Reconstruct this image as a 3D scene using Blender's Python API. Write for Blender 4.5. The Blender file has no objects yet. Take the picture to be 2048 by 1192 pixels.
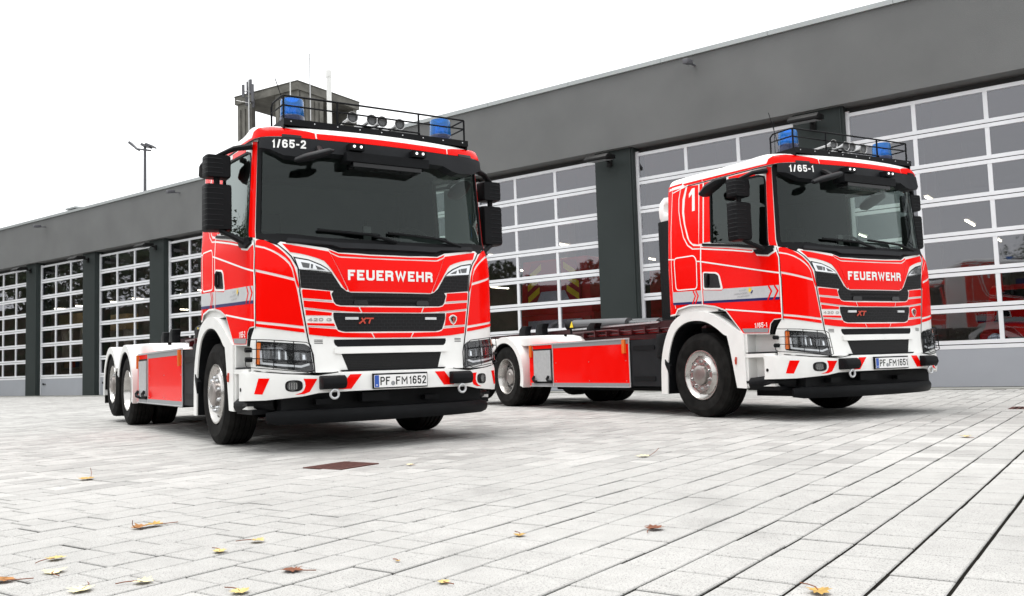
import bpy, bmesh, math, random
import numpy as np
from mathutils import Matrix, Vector
random.seed(7)
R = math.radians
scene = bpy.context.scene
COL = scene.collection

# ------------------------------------------------------------------ camera
CAMH, PITCH, ROLL, FPX = 0.696, 0.07507, -0.03183, 1769.9
cp, sp, cr, sr = math.cos(PITCH), math.sin(PITCH), math.cos(ROLL), math.sin(ROLL)
fwd = Vector((0, cp, sp)); up0 = Vector((0, -sp, cp)); rt0 = Vector((1, 0, 0))
rt = cr * rt0 + sr * up0; up = -sr * rt0 + cr * up0
cd = bpy.data.cameras.new('camera'); cam = bpy.data.objects.new('camera', cd); COL.objects.link(cam)
cd.sensor_fit = 'HORIZONTAL'; cd.sensor_width = 36; cd.lens = FPX / 2048 * 36
cd.clip_start = .05; cd.clip_end = 2000
cam.matrix_world = Matrix(((rt.x, up.x, -fwd.x, 0), (rt.y, up.y, -fwd.y, 0), (rt.z, up.z, -fwd.z, CAMH), (0, 0, 0, 1)))
scene.camera = cam

# ------------------------------------------------------------------ overcast sky, soft sun, exposure
SUN_POS = Vector((-.22, .04, 1.0)).normalized()          # towards the veiled sun
SUN_EL, SUN_AZ = math.asin(SUN_POS.z), math.atan2(SUN_POS.x, SUN_POS.y)
w = bpy.data.worlds.new('World'); scene.world = w; w.use_nodes = True
nt = w.node_tree; nt.nodes.clear()
sky = nt.nodes.new('ShaderNodeTexSky'); sky.sky_type = 'NISHITA'; sky.sun_disc = False
sky.sun_elevation = SUN_EL; sky.sun_rotation = SUN_AZ; sky.air_density = 1.0; sky.dust_density = 4.0
hs = nt.nodes.new('ShaderNodeHueSaturation'); hs.inputs['Saturation'].default_value = .06
mx = nt.nodes.new('ShaderNodeMixRGB'); mx.inputs[0].default_value = .88
mx.inputs[2].default_value = (13.6, 13.8, 14.0, 1)
bg = nt.nodes.new('ShaderNodeBackground'); bg.inputs[1].default_value = .058
wo = nt.nodes.new('ShaderNodeOutputWorld')
nt.links.new(sky.outputs[0], hs.inputs['Color']); nt.links.new(hs.outputs[0], mx.inputs[1])
nt.links.new(mx.outputs[0], bg.inputs[0]); nt.links.new(bg.outputs[0], wo.inputs[0])
sd = bpy.data.lights.new('sun', 'SUN'); sd.energy = 1.5; sd.angle = R(40); sd.color = (1, .98, .95)
so = bpy.data.objects.new('sun', sd); COL.objects.link(so)
so.rotation_euler = SUN_POS.to_track_quat('Z', 'Y').to_euler()
vs = scene.view_settings
vs.view_transform = 'Standard'; vs.look = 'None'; vs.exposure = 1.15; vs.gamma = 1; vs.use_curve_mapping = False

# ------------------------------------------------------------------ materials
M = {}
def mat(name, col, rough=.5, spec=.5, metal=0., coat=0., vary=0., vscale=4., bump=0., bscale=40., bdist=.01, emit=None, estr=0.):
    m = bpy.data.materials.new(name); m.use_nodes = True; M[name] = m
    n = m.node_tree; b = n.nodes['Principled BSDF']
    b.inputs['Base Color'].default_value = (*col, 1); b.inputs['Roughness'].default_value = rough
    b.inputs['Specular IOR Level'].default_value = spec; b.inputs['Metallic'].default_value = metal
    b.inputs['Coat Weight'].default_value = coat; b.inputs['Coat Roughness'].default_value = .05
    tc = n.nodes.new('ShaderNodeTexCoord')
    if vary:
        t = n.nodes.new('ShaderNodeTexNoise'); t.inputs['Scale'].default_value = vscale; t.inputs['Detail'].default_value = 6
        n.links.new(tc.outputs['Object'], t.inputs['Vector'])
        r = n.nodes.new('ShaderNodeMapRange'); r.inputs[1].default_value = .3; r.inputs[2].default_value = .7
        r.inputs[3].default_value = 1 - vary; r.inputs[4].default_value = 1 + vary
        n.links.new(t.outputs[0], r.inputs[0])
        mu = n.nodes.new('ShaderNodeVectorMath'); mu.operation = 'SCALE'; mu.inputs[0].default_value = col
        n.links.new(r.outputs[0], mu.inputs['Scale']); n.links.new(mu.outputs[0], b.inputs['Base Color'])
    if bump:
        t2 = n.nodes.new('ShaderNodeTexNoise'); t2.inputs['Scale'].default_value = bscale; t2.inputs['Detail'].default_value = 4
        n.links.new(tc.outputs['Object'], t2.inputs['Vector'])
        bp = n.nodes.new('ShaderNodeBump'); bp.inputs['Strength'].default_value = bump; bp.inputs['Distance'].default_value = bdist
        n.links.new(t2.outputs[0], bp.inputs['Height']); n.links.new(bp.outputs[0], b.inputs['Normal'])
    if emit:
        b.inputs['Emission Color'].default_value = (*emit, 1); b.inputs['Emission Strength'].default_value = estr
    return m
def glassmat(name, tint, ior=1.5, bump=0., bscale=1.5, rough=0.0, gloss=(1, 1, 1)):
    m = bpy.data.materials.new(name); m.use_nodes = True; M[name] = m
    n = m.node_tree; n.nodes.clear()
    o = n.nodes.new('ShaderNodeOutputMaterial'); tr = n.nodes.new('ShaderNodeBsdfTransparent'); gl = n.nodes.new('ShaderNodeBsdfGlossy')
    mixn = n.nodes.new('ShaderNodeMixShader'); fr = n.nodes.new('ShaderNodeFresnel')
    tr.inputs[0].default_value = (*tint, 1); gl.inputs['Roughness'].default_value = rough; gl.inputs[0].default_value = (*gloss, 1)
    fr.inputs[0].default_value = ior
    if bump:
        tc = n.nodes.new('ShaderNodeTexCoord'); t = n.nodes.new('ShaderNodeTexNoise')
        t.inputs['Scale'].default_value = bscale; t.inputs['Detail'].default_value = 1.5
        oi = n.nodes.new('ShaderNodeObjectInfo'); ad = n.nodes.new('ShaderNodeVectorMath'); ad.operation = 'ADD'
        sc = n.nodes.new('ShaderNodeVectorMath'); sc.operation = 'SCALE'; sc.inputs['Scale'].default_value = 37.
        cx = n.nodes.new('ShaderNodeCombineXYZ'); n.links.new(oi.outputs['Random'], cx.inputs[0]); n.links.new(oi.outputs['Random'], cx.inputs[2])
        n.links.new(cx.outputs[0], sc.inputs[0]); n.links.new(tc.outputs['Object'], ad.inputs[0]); n.links.new(sc.outputs[0], ad.inputs[1])
        n.links.new(ad.outputs[0], t.inputs['Vector'])
        bp = n.nodes.new('ShaderNodeBump'); bp.inputs['Strength'].default_value = bump; bp.inputs['Distance'].default_value = .02
        n.links.new(t.outputs[0], bp.inputs['Height']); n.links.new(bp.outputs[0], gl.inputs['Normal']); n.links.new(bp.outputs[0], fr.inputs['Normal'])
    ge = n.nodes.new('ShaderNodeNewGeometry'); iv = n.nodes.new('ShaderNodeMath'); iv.operation = 'SUBTRACT'; iv.inputs[0].default_value = 1.0; mq = n.nodes.new('ShaderNodeMath'); mq.operation = 'MULTIPLY'
    n.links.new(ge.outputs['Backfacing'], iv.inputs[1]); n.links.new(fr.outputs[0], mq.inputs[0]); n.links.new(iv.outputs[0], mq.inputs[1])      # an unrefracted sheet: no total reflection from inside
    n.links.new(mq.outputs[0], mixn.inputs[0]); n.links.new(tr.outputs[0], mixn.inputs[1]); n.links.new(gl.outputs[0], mixn.inputs[2])
    n.links.new(mixn.outputs[0], o.inputs[0])
    return m

mat('red_paint', (.88, .003, .001), .25, .05, coat=.14)
mat('white_paint', (.82, .82, .80), .3, .35, vary=.035, vscale=5)
mat('white_line', (.86, .86, .84), .4, .3)
mat('silver_film', (.52, .53, .54), .4, .5, vary=.04, vscale=30)
mat('blue_film', (.005, .008, .10), .35, .4)
mat('reflex_grey', (.26, .27, .28), .4, .5, vary=.1, vscale=60)
mat('black_plastic', (.0075, .008, .009), .5, .10, vary=.15, vscale=8, bump=.05, bscale=250)
mat('dark_plastic', (.014, .015, .017), .5, .14, vary=.12, vscale=5)
mat('gloss_black', (.008, .008, .009), .2, .35)
mat('shut_gap', (.004, .004, .004), .8, .1)
mat('rubber', (.012, .0115, .011), .8, .10, vary=.5, vscale=9, bump=.15, bscale=90)
mat('rim_silver', (.52, .505, .485), .26, .5, metal=.9, vary=.06, vscale=12)
mat('hub_silver', (.36, .33, .315), .34, .5, metal=.85, vary=.12, vscale=10)
mat('disc_grey', (.07, .068, .066), .5, .3, vary=.2, vscale=15)
mat('chrome', (.60, .61, .62), .14, .5, metal=1.)
mat('steel', (.42, .42, .42), .35, .5, metal=.8, vary=.1, vscale=15)
mat('alu', (.60, .61, .62), .38, .5, metal=.6, vary=.08, vscale=20)
mat('frame_maroon', (.035, .006, .008), .45, .4, vary=.2, vscale=6)
mat('cylinder_grey', (.085, .088, .092), .35, .5, vary=.08)
mat('amber', (.75, .16, .02), .2, .5)
mat('yellow', (.85, .62, .03), .5, .3)
mat('plate_white', (.85, .85, .84), .4, .4)
mat('plate_blue', (.02, .09, .42), .4, .4)
mat('ink', (.006, .006, .006), .5, .2)
mat('badge_red', (.50, .05, .025), .4, .4)
mat('interior', (.035, .039, .039), .7, .2, vary=.15)
mat('seat_cloth', (.012, .013, .014), .9, .1)
mat('led', (.9, .9, .9), .3, .5, emit=(1, 1, 1), estr=.6)
mat('beacon_base', (.006, .014, .06), .25, .5)
mat('chevron_red', (.42, .015, .03), .5, .3)
mat('stucco', (.142, .145, .144), .85, .15, vary=.09, vscale=.7, bump=.5, bscale=60, bdist=.006)
mat('pillar_paint', (.024, .031, .030), .6, .25, vary=.06, vscale=1.2, bump=.08, bscale=100)
mat('coping', (.34, .36, .36), .45, .5, metal=.3, vary=.06, vscale=.8)
mat('door_alu', (.74, .75, .77), .4, .4, metal=.1, vary=.05, vscale=2)
mat('door_panel', (.33, .345, .375), .45, .4, metal=.1, vary=.04, vscale=1.5)
mat('soffit', (.06, .06, .06), .8, .2)
mat('hall_wall', (.26, .26, .25), .8, .2, vary=.1, vscale=.6)
mat('hall_floor', (.10, .10, .10), .35, .4, vary=.15, vscale=.7)
mat('tube_light', (1, 1, 1), .5, .1, emit=(1, .90, .66), estr=9)
mat('engine_red', (.62, .016, .014), .3, .4)
mat('tan_box', (.55, .42, .24), .7, .2, vary=.1)
mat('blue_bin', (.03, .05, .16), .6, .3)
mat('concrete', (.135, .131, .117), .9, .15, vary=.28, vscale=1.6, bump=.4, bscale=6, bdist=.03)
mat('concrete_dark', (.075, .072, .063), .9, .15, vary=.2, vscale=1.2)
mat('pipe_white', (.7, .7, .68), .5, .3, vary=.06)
mat('mast', (.09, .09, .10), .5, .4)
mat('grate_iron', (.085, .034, .028), .7, .3, vary=.3, vscale=20)
mat('grate_pit', (.012, .010, .009), .9, .1)
mat('joint', (.008, .0075, .006), .95, .05, vary=.4, vscale=9)
mat('threshold', (.26, .26, .24), .8, .2, vary=.1, vscale=2)
mat('leaf_tan', (.40, .25, .07), .7, .2, vary=.35, vscale=25)
mat('leaf_yellow', (.50, .40, .16), .7, .2, vary=.3, vscale=25)
mat('leaf_brown', (.17, .065, .035), .7, .2, vary=.35, vscale=25)
mat('leaf_orange', (.30, .14, .045), .7, .2, vary=.35, vscale=25)
mat('leaf_pale', (.70, .62, .36), .7, .2, vary=.25, vscale=25)
mat('bark', (.07, .05, .035), .9, .1, vary=.3)
mat('foliage', (.035, .055, .022), .8, .15, vary=.5, vscale=1.5)
mat('skin_green', (.05, .08, .03), .8, .1)
glassmat('windscreen', (.60, .67, .64), 1.41, rough=.01, gloss=(.9, 1, .98))
glassmat('side_glass', (.62, .70, .67), 1.5, rough=.01, gloss=(.9, 1, .97))
glassmat('lens_clear', (.93, .94, .95), 1.45)
mat('lamp_dark', (.16, .165, .17), .2, .5, metal=.8, vary=.3, vscale=40)
glassmat('pane_glass', (.72, .73, .76), 2.2, bump=.14, bscale=1.1, rough=.02, gloss=(.93, .94, 1))

def beacon_mat():
    m = bpy.data.materials.new('beacon_blue'); m.use_nodes = True; M['beacon_blue'] = m
    n = m.node_tree; n.nodes.clear(); o = n.nodes.new('ShaderNodeOutputMaterial')
    tr = n.nodes.new('ShaderNodeBsdfTransparent'); tr.inputs[0].default_value = (.06, .36, .95, 1)
    di = n.nodes.new('ShaderNodeBsdfDiffuse'); di.inputs[0].default_value = (.03, .28, .82, 1)
    gl = n.nodes.new('ShaderNodeBsdfGlossy'); gl.inputs['Roughness'].default_value = .06
    m1 = n.nodes.new('ShaderNodeMixShader'); m1.inputs[0].default_value = .42
    fr = n.nodes.new('ShaderNodeFresnel'); fr.inputs[0].default_value = 1.45; m2 = n.nodes.new('ShaderNodeMixShader')
    n.links.new(tr.outputs[0], m1.inputs[1]); n.links.new(di.outputs[0], m1.inputs[2])
    n.links.new(fr.outputs[0], m2.inputs[0]); n.links.new(m1.outputs[0], m2.inputs[1]); n.links.new(gl.outputs[0], m2.inputs[2])
    n.links.new(m2.outputs[0], o.inputs[0])
beacon_mat()

def grille_mat(name, bw, bh, mort, c1, c2):
    m = mat(name, c1, .55, .25); n = m.node_tree; b = n.nodes['Principled BSDF']
    tc = n.nodes.new('ShaderNodeTexCoord'); sx = n.nodes.new('ShaderNodeSeparateXYZ'); cb = n.nodes.new('ShaderNodeCombineXYZ')
    n.links.new(tc.outputs['Object'], sx.inputs[0]); n.links.new(sx.outputs[0], cb.inputs[0]); n.links.new(sx.outputs[2], cb.inputs[1])
    br = n.nodes.new('ShaderNodeTexBrick'); br.inputs['Scale'].default_value = 1; br.inputs['Brick Width'].default_value = bw
    br.inputs['Row Height'].default_value = bh; br.inputs['Mortar Size'].default_value = mort; br.inputs['Mortar Smooth'].default_value = .3
    br.inputs['Color1'].default_value = (*c1, 1); br.inputs['Color2'].default_value = (*c1, 1); br.inputs['Mortar'].default_value = (*c2, 1)
    n.links.new(cb.outputs[0], br.inputs['Vector']); n.links.new(br.outputs['Color'], b.inputs['Base Color'])
    bp = n.nodes.new('ShaderNodeBump'); bp.inputs['Strength'].default_value = .8; bp.inputs['Distance'].default_value = .012
    n.links.new(br.outputs['Fac'], bp.inputs['Height']); n.links.new(bp.outputs[0], b.inputs['Normal'])
grille_mat('grille_mesh', .055, .030, .003, (.004, .004, .005), (.014, .0145, .017))
grille_mat('grille_fine', .026, .015, .002, (.004, .004, .004), (.012, .012, .013))

def paver_mat():
    m = bpy.data.materials.new('paver'); m.use_nodes = True; M['paver'] = m
    n = m.node_tree; b = n.nodes['Principled BSDF']; b.inputs['Roughness'].default_value = .8; b.inputs['Specular IOR Level'].default_value = .2
    tc = n.nodes.new('ShaderNodeTexCoord'); geo = n.nodes.new('ShaderNodeNewGeometry')
    def noise(s, d=4):
        t = n.nodes.new('ShaderNodeTexNoise'); t.inputs['Scale'].default_value = s; t.inputs['Detail'].default_value = d
        n.links.new(geo.outputs['Position'], t.inputs['Vector']); return t.outputs[0]
    def rng(x, a, b_, c, e):
        r = n.nodes.new('ShaderNodeMapRange'); r.inputs[1].default_value = a; r.inputs[2].default_value = b_; r.inputs[3].default_value = c; r.inputs[4].default_value = e
        n.links.new(x, r.inputs[0]); return r.outputs[0]
    def mul(a, b_):
        q = n.nodes.new('ShaderNodeMath'); q.operation = 'MULTIPLY'; n.links.new(a, q.inputs[0]); n.links.new(b_, q.inputs[1]); return q.outputs[0]
    v = mul(rng(noise(.45, 5), .3, .7, .90, 1.08), rng(noise(7, 3), .3, .7, .94, 1.06))
    v = mul(v, rng(noise(210, 2), .30, .47, .40, 1.02))          # exposed dark aggregate
    v = mul(v, rng(noise(1.7, 6), .25, .42, .80, 1.0))           # worn, damp patches
    v = mul(v, rng(geo.outputs['Random Per Island'], 0, 1, .82, 1.12))
    mu = n.nodes.new('ShaderNodeVectorMath'); mu.operation = 'SCALE'; mu.inputs[0].default_value = (.375, .370, .357)
    n.links.new(v, mu.inputs['Scale']); n.links.new(mu.outputs[0], b.inputs['Base Color'])
    bp = n.nodes.new('ShaderNodeBump'); bp.inputs['Strength'].default_value = .35; bp.inputs['Distance'].default_value = .004
    n.links.new(noise(180, 3), bp.inputs['Height']); n.links.new(bp.outputs[0], b.inputs['Normal'])
paver_mat()

def far_ground_mat():   # paving too far off or too oblique to tell the stones apart
    m = mat('far_paving', (.31, .305, .295), .85, .2, vary=.08, vscale=.5, bump=.2, bscale=30); return m
far_ground_mat()

# ------------------------------------------------------------------ mesh helpers
def link(o, parent=None):
    COL.objects.link(o)
    if parent is not None: o.parent = parent
    return o
def mesh_obj(name, me, m, parent=None, smooth=False):
    o = bpy.data.objects.new(name, me)
    if m and not me.materials: me.materials.append(M[m])
    if smooth:
        for p in me.polygons: p.use_smooth = True
    return link(o, parent)
def obj(name, bm, m, parent=None, smooth=False, bevel=0, seg=2, angle=35):
    if bevel:
        es = [e for e in bm.edges if len(e.link_faces) == 2 and e.calc_face_angle(0) > R(angle)]
        bmesh.ops.bevel(bm, geom=es, offset=bevel, segments=seg, affect='EDGES', profile=.5, clamp_overlap=True)
    bmesh.ops.recalc_face_normals(bm, faces=bm.faces)
    me = bpy.data.meshes.new(name); bm.to_mesh(me); bm.free()
    o = mesh_obj(name, me, m, parent)
    if smooth or bevel:
        for p in me.polygons: p.use_smooth = True
        me.set_sharp_from_angle(angle=R(38))
    return o
def tag(o, label, cat=None, group=None, kind=None):
    if label: o['label'] = label
    if cat: o['category'] = cat
    if group: o['group'] = group
    if kind: o['kind'] = kind
    return o
def thing(name, label, cat, loc=(0, 0, 0), rz=0, group=None):
    o = bpy.data.objects.new(name, None); link(o); o.location = loc; o.rotation_euler = (0, 0, rz); o.empty_display_size = .2
    return tag(o, label, cat, group)
def B(): return bmesh.new()
def box(bm, x0, x1, y0, y1, z0, z1):
    v = [bm.verts.new(p) for p in ((x0, y0, z0), (x1, y0, z0), (x1, y1, z0), (x0, y1, z0), (x0, y0, z1), (x1, y0, z1), (x1, y1, z1), (x0, y1, z1))]
    for f in ((0, 3, 2, 1), (4, 5, 6, 7), (0, 1, 5, 4), (1, 2, 6, 5), (2, 3, 7, 6), (3, 0, 4, 7)): bm.faces.new([v[i] for i in f])
    return bm
def prism(bm, pts, axis, a, b):
    def P3(p, t):
        if axis == 'x': return (t, p[0], p[1])
        if axis == 'y': return (p[0], t, p[1])
        return (p[0], p[1], t)
    A = [bm.verts.new(P3(p, a)) for p in pts]; Bv = [bm.verts.new(P3(p, b)) for p in pts]; n = len(pts)
    fs = [bm.faces.new(A), bm.faces.new(Bv[::-1])]
    for i in range(n): bm.faces.new((A[i], Bv[i], Bv[(i + 1) % n], A[(i + 1) % n]))
    bm.normal_update(); bmesh.ops.triangulate(bm, faces=[f for f in fs if len(f.verts) > 4], ngon_method='EAR_CLIP')
    return bm
def tube(bm, pts, r, n=8, cap=True, flat=1.):
    pts = [Vector(p) for p in pts]; rings = []; prev = None
    for i, p in enumerate(pts):
        if i == 0: t = pts[1] - p
        elif i == len(pts) - 1: t = p - pts[i - 1]
        else: t = (pts[i + 1] - p).normalized() + (p - pts[i - 1]).normalized()
        t.normalize()
        if prev is None:
            a = Vector((0, 0, 1)) if abs(t.z) < .9 else Vector((0, 1, 0)); u = t.cross(a).normalized()
        else: u = (prev - t * prev.dot(t)).normalized()
        prev = u; v = t.cross(u)
        rr = r[i] if isinstance(r, (list, tuple)) else r
        rings.append([bm.verts.new(p + u * math.cos(2 * math.pi * k / n) * rr + v * math.sin(2 * math.pi * k / n) * rr * flat) for k in range(n)])
    for a, b in zip(rings, rings[1:]):
        for k in range(n): bm.faces.new((a[k], a[(k + 1) % n], b[(k + 1) % n], b[k]))
    if cap: bm.faces.new(rings[0][::-1]); bm.faces.new(rings[-1])
    return bm
def lathe(bm, prof, axis='z', c=(0, 0, 0), n=32, close=False, cap=(False, True)):
    """prof: list of (radius, height along axis)"""
    rings = []
    for r, h in prof:
        ring = []
        for k in range(n):
            a = 2 * math.pi * k / n; q = (r * math.cos(a), r * math.sin(a))
            p = (q[0], q[1], h) if axis == 'z' else ((h, q[0], q[1]) if axis == 'x' else (q[0], h, q[1]))
            ring.append(bm.verts.new((p[0] + c[0], p[1] + c[1], p[2] + c[2])))
        rings.append(ring)
    pairs = list(zip(rings, rings[1:])) + ([(rings[-1], rings[0])] if close else [])
    for a, b in pairs:
        for k in range(n): bm.faces.new((a[k], a[(k + 1) % n], b[(k + 1) % n], b[k]))
    if not close:
        if cap[0] and prof[0][0] > 1e-4: bm.faces.new(rings[0][::-1])
        if cap[1] and prof[-1][0] > 1e-4: bm.faces.new(rings[-1])
    bmesh.ops.remove_doubles(bm, verts=bm.verts, dist=1e-5)
    return bm
def round_poly(pts, r, n=4):
    out = []; N = len(pts)
    for i in range(N):
        p = Vector(pts[i]); a = Vector(pts[i - 1]) - p; b = Vector(pts[(i + 1) % N]) - p
        q = min(r, a.length * .45, b.length * .45); A = p + a.normalized() * q; C = p + b.normalized() * q
        for k in range(n + 1):
            t = k / n; out.append(tuple(A * (1 - t) ** 2 + p * 2 * t * (1 - t) + C * t * t))
    return out

# lettering: stroked block glyphs (u, v in the glyph box; 9 / -9 run to the box edge)
GL = {'F': (.62, [[(0, -9), (0, 1), (9, 1)], [(0, .52), (.92, .52)]]), 'E': (.64, [[(9, 1), (0, 1), (0, 0), (9, 0)], [(0, .51), (.95, .51)]]),
 'U': (.74, [[(0, 9), (0, .22), (.07, .07), (.25, 0), (.75, 0), (.93, .07), (1, .22), (1, 9)]]),
 'R': (.73, [[(0, -9), (0, 1), (.72, 1), (.93, .93), (1, .77), (.93, .60), (.72, .52), (0, .52)], [(.70, .52), (.92, .42), (.98, .28), (1, -9)]]),
 'W': (1.06, [[(0, 9), (.25, 0), (.5, .92), (.75, 0), (1, 9)]]), 'H': (.75, [[(0, -9), (0, 9)], [(1, -9), (1, 9)], [(0, .52), (1, .52)]]),
 '1': (.36, [[(-.1, .74), (.75, .97), (.75, -9)]]), '2': (.6, [[(0, .72), (.06, .91), (.28, 1), (.72, 1), (.95, .9), (1, .74), (.93, .57), (.12, .14), (0, 0), (9, 0)]]),
 '5': (.6, [[(9, 1), (.08, 1), (.03, .53), (.3, .6), (.7, .6), (.94, .5), (1, .31), (.94, .1), (.7, 0), (.3, 0), (.06, .1), (0, .25)]]),
 '6': (.62, [[(.96, .8), (.9, .93), (.66, 1), (.34, 1), (.1, .9), (0, .66), (0, .3), (.1, .08), (.35, 0), (.66, 0), (.92, .1), (1, .3), (.92, .5), (.66, .58), (.3, .58), (.04, .46)]]),
 'P': (.66, [[(0, -9), (0, 1), (.7, 1), (.93, .92), (1, .75), (.93, .57), (.7, .48), (0, .48)]]), 'M': (.84, [[(0, -9), (0, .96), (.5, .36), (1, .96), (1, -9)]]),
 'D': (.66, [[(0, 0), (0, 1), (.6, 1), (.9, .86), (1, .5), (.9, .14), (.6, 0), (0, 0)]]), '/': (.42, [[(0, -9), (1, 9)]]), '-': (.36, [[(-9, .42), (9, .42)]]),
 '4': (.7, [[(.76, -9), (.76, 1), (0, .3), (9, .3)]]), '0': (.66, [[(.3, 1), (.7, 1), (.94, .88), (1, .6), (1, .4), (.94, .12), (.7, 0), (.3, 0), (.06, .12), (0, .4), (0, .6), (.06, .88), (.3, 1)]]),
 'G': (.74, [[(1, .8), (.9, .95), (.7, 1), (.28, 1), (.06, .88), (0, .6), (0, .4), (.06, .12), (.28, 0), (.72, 0), (.94, .1), (1, .3), (1, .46), (.55, .46)]]),
 'S': (.62, [[(.97, .8), (.7, 1), (.3, 1), (0, .77), (.3, .53), (.7, .48), (1, .24), (.7, 0), (.3, 0), (.03, .2)]]), 'T': (.62, [[(-9, 1), (9, 1)], [(.5, 1), (.5, -9)]]), 'A': (.7, [[(0, -9), (.5, .97), (1, -9)], [(.2, .3), (.8, .3)]]),
 'L': (.56, [[(0, 9), (0, 0), (9, 0)]]), 'C': (.68, [[(1, .8), (.7, 1), (.3, 1), (0, .7), (0, .3), (.3, 0), (.7, 0), (1, .2)]]), 'K': (.68, [[(0, -9), (0, 9)], [(1, 9), (.1, .5), (1, -9)]]), '\u00dc': (.74, [[(0, 9), (0, .22), (.25, 0), (.75, 0), (1, .22), (1, 9)], [(.2, 1.25), (.2, 1.45)], [(.8, 1.25), (.8, 1.45)]])}
_tc = {}
def text_polys(s, sw=.2, aspect=1.):
    """returns verts in a unit box plus quads; aspect = box height / box width in metres"""
    k = (s, sw, aspect)
    if k in _tc: return _tc[k]
    tot = sum(GL[c][0] for c in s); gap = .16; tot += gap * (len(s) - 1); kx = (1 / aspect) / tot      # glyph x units -> box heights
    V, F = [], []; x = 0; lay = 0
    for c in s:
        wg, strokes = GL[c]; wd = wg * kx; h = sw / 2
        for st in strokes:
            pts = []
            for u, v in st:
                px = 0 if u == -9 else wd if u == 9 else h + u * (wd - sw); py = 0 if v == -9 else 1 if v == 9 else h + v * (1 - sw)
                pts.append((x + px, py))
            for q in line_poly(pts, sw):
                b0 = len(V); V += [(p[0] * aspect, p[1], lay * .0003) for p in q]; F.append([b0, b0 + 1, b0 + 2, b0 + 3])
            lay += 1
        x += wd + gap * kx
    _tc[k] = (np.array(V), F); return _tc[k]

# ------------------------------------------------------------------ cab skin: a point for (arc length s round the plan outline, height z)
def cat_spline(Pn, n=24):
    Pn = np.array(Pn, float); Q = np.vstack([2 * Pn[0] - Pn[1], Pn, 2 * Pn[-1] - Pn[-2]]); out = []
    for i in range(1, len(Q) - 2):
        a, b, c, e = Q[i - 1], Q[i], Q[i + 1], Q[i + 2]
        for t in np.linspace(0, 1, n, endpoint=False):
            out.append(.5 * (2 * b + (c - a) * t + (2 * a - 5 * b + 4 * c - e) * t * t + (3 * b - a - 3 * c + e) * t ** 3))
    out.append(Pn[-1]); return np.array(out)
class Skin:
    def __init__(s, ref, dz, dy, wz=(0, 9), ww=(1., 1.)):
        s.o = cat_spline(ref); s.s = np.concatenate([[0], np.cumsum(np.linalg.norm(np.diff(s.o, axis=0), axis=1))])
        s.dz, s.dy, s.wz, s.ww = dz, dy, wz, ww
    def P(k, s, z):
        s = np.asarray(s, float); z = np.asarray(z, float); a = np.abs(s)
        x0 = np.interp(a, k.s, k.o[:, 0]); y0 = np.interp(a, k.s, k.o[:, 1])
        wt = np.clip((-.6 - y0) / .6, 0, 1); wt = wt * wt * (3 - 2 * wt)
        return np.stack([np.sign(s) * x0 * np.interp(z, k.wz, k.ww), y0 + np.interp(z, k.dz, k.dy) * wt, z], -1)
    def N(k, s, z):
        e = 8e-3; a = k.P(s + e, z) - k.P(s - e, z)
        e2 = 2.5e-2; b = k.P(s, z + e2) - k.P(s, z - e2); n = np.cross(a, b)
        return n / np.linalg.norm(n, axis=-1, keepdims=True)
REF = [(0, -1.592), (.2, -1.588), (.42, -1.574), (.6, -1.56), (.8, -1.534), (.95, -1.503), (1.05, -1.468), (1.12, -1.43), (1.165, -1.39), (1.195, -1.335), (1.21, -1.25), (1.215, -1.1), (1.215, -.6), (1.215, 0), (1.215, .36), (1.207, .45), (1.175, .52), (1.1, .55), (.6, .552), (0, .552)]
WZ = (.4, 1.85, 2.77, 3); WW = (1., 1., 1.165 / 1.215, 1.15 / 1.215)
BODY = Skin(REF, [.4, .6, .95, 1.6, 1.75, 1.85, 1.95, 2.77, 3], [-.04, -.04, 0, 0, .02, .07, .10, .15, .16], WZ, WW)
VISOR = Skin(REF, [2.5, 2.6, 2.76, 2.82, 2.87, 2.905, 2.93], [.02, .03, .05, .065, .10, .17, .30], WZ, WW)
BUMP = Skin([(0, -1.715), (.26, -1.71), (.64, -1.675), (.85, -1.62), (1.0, -1.55), (1.12, -1.47), (1.21, -1.38), (1.255, -1.29), (1.27, -1.2), (1.275, -1.05), (1.275, -.8)], [.3, .45, .5, .66, .70, .74], [.035, .012, 0, 0, .012, .04])
SGRID = [.7, .75, .8, .85, .9, .95] + [v * .025 for v in range(39, 57)] + [1.45, 1.5] + [.2, .4, .55, 1.8, 2.1, 2.4, 2.7, 2.9, 2.95, 2.98, 3.0, 3.02, 3.04, 3.06, 3.08, 3.1, 3.12, 3.15, 3.2]
SGRID = sorted([-v for v in SGRID] + SGRID + [0])
ZGRID = [.5, .6, .66, .72, .8, .9, .95, 1.1, 1.3, 1.5, 1.6, 1.68, 1.75, 1.8, 1.85, 1.9, 1.95, 2.1, 2.3, 2.5, 2.6, 2.68, 2.76, 2.79, 2.82, 2.845, 2.87, 2.89, 2.905]
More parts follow.
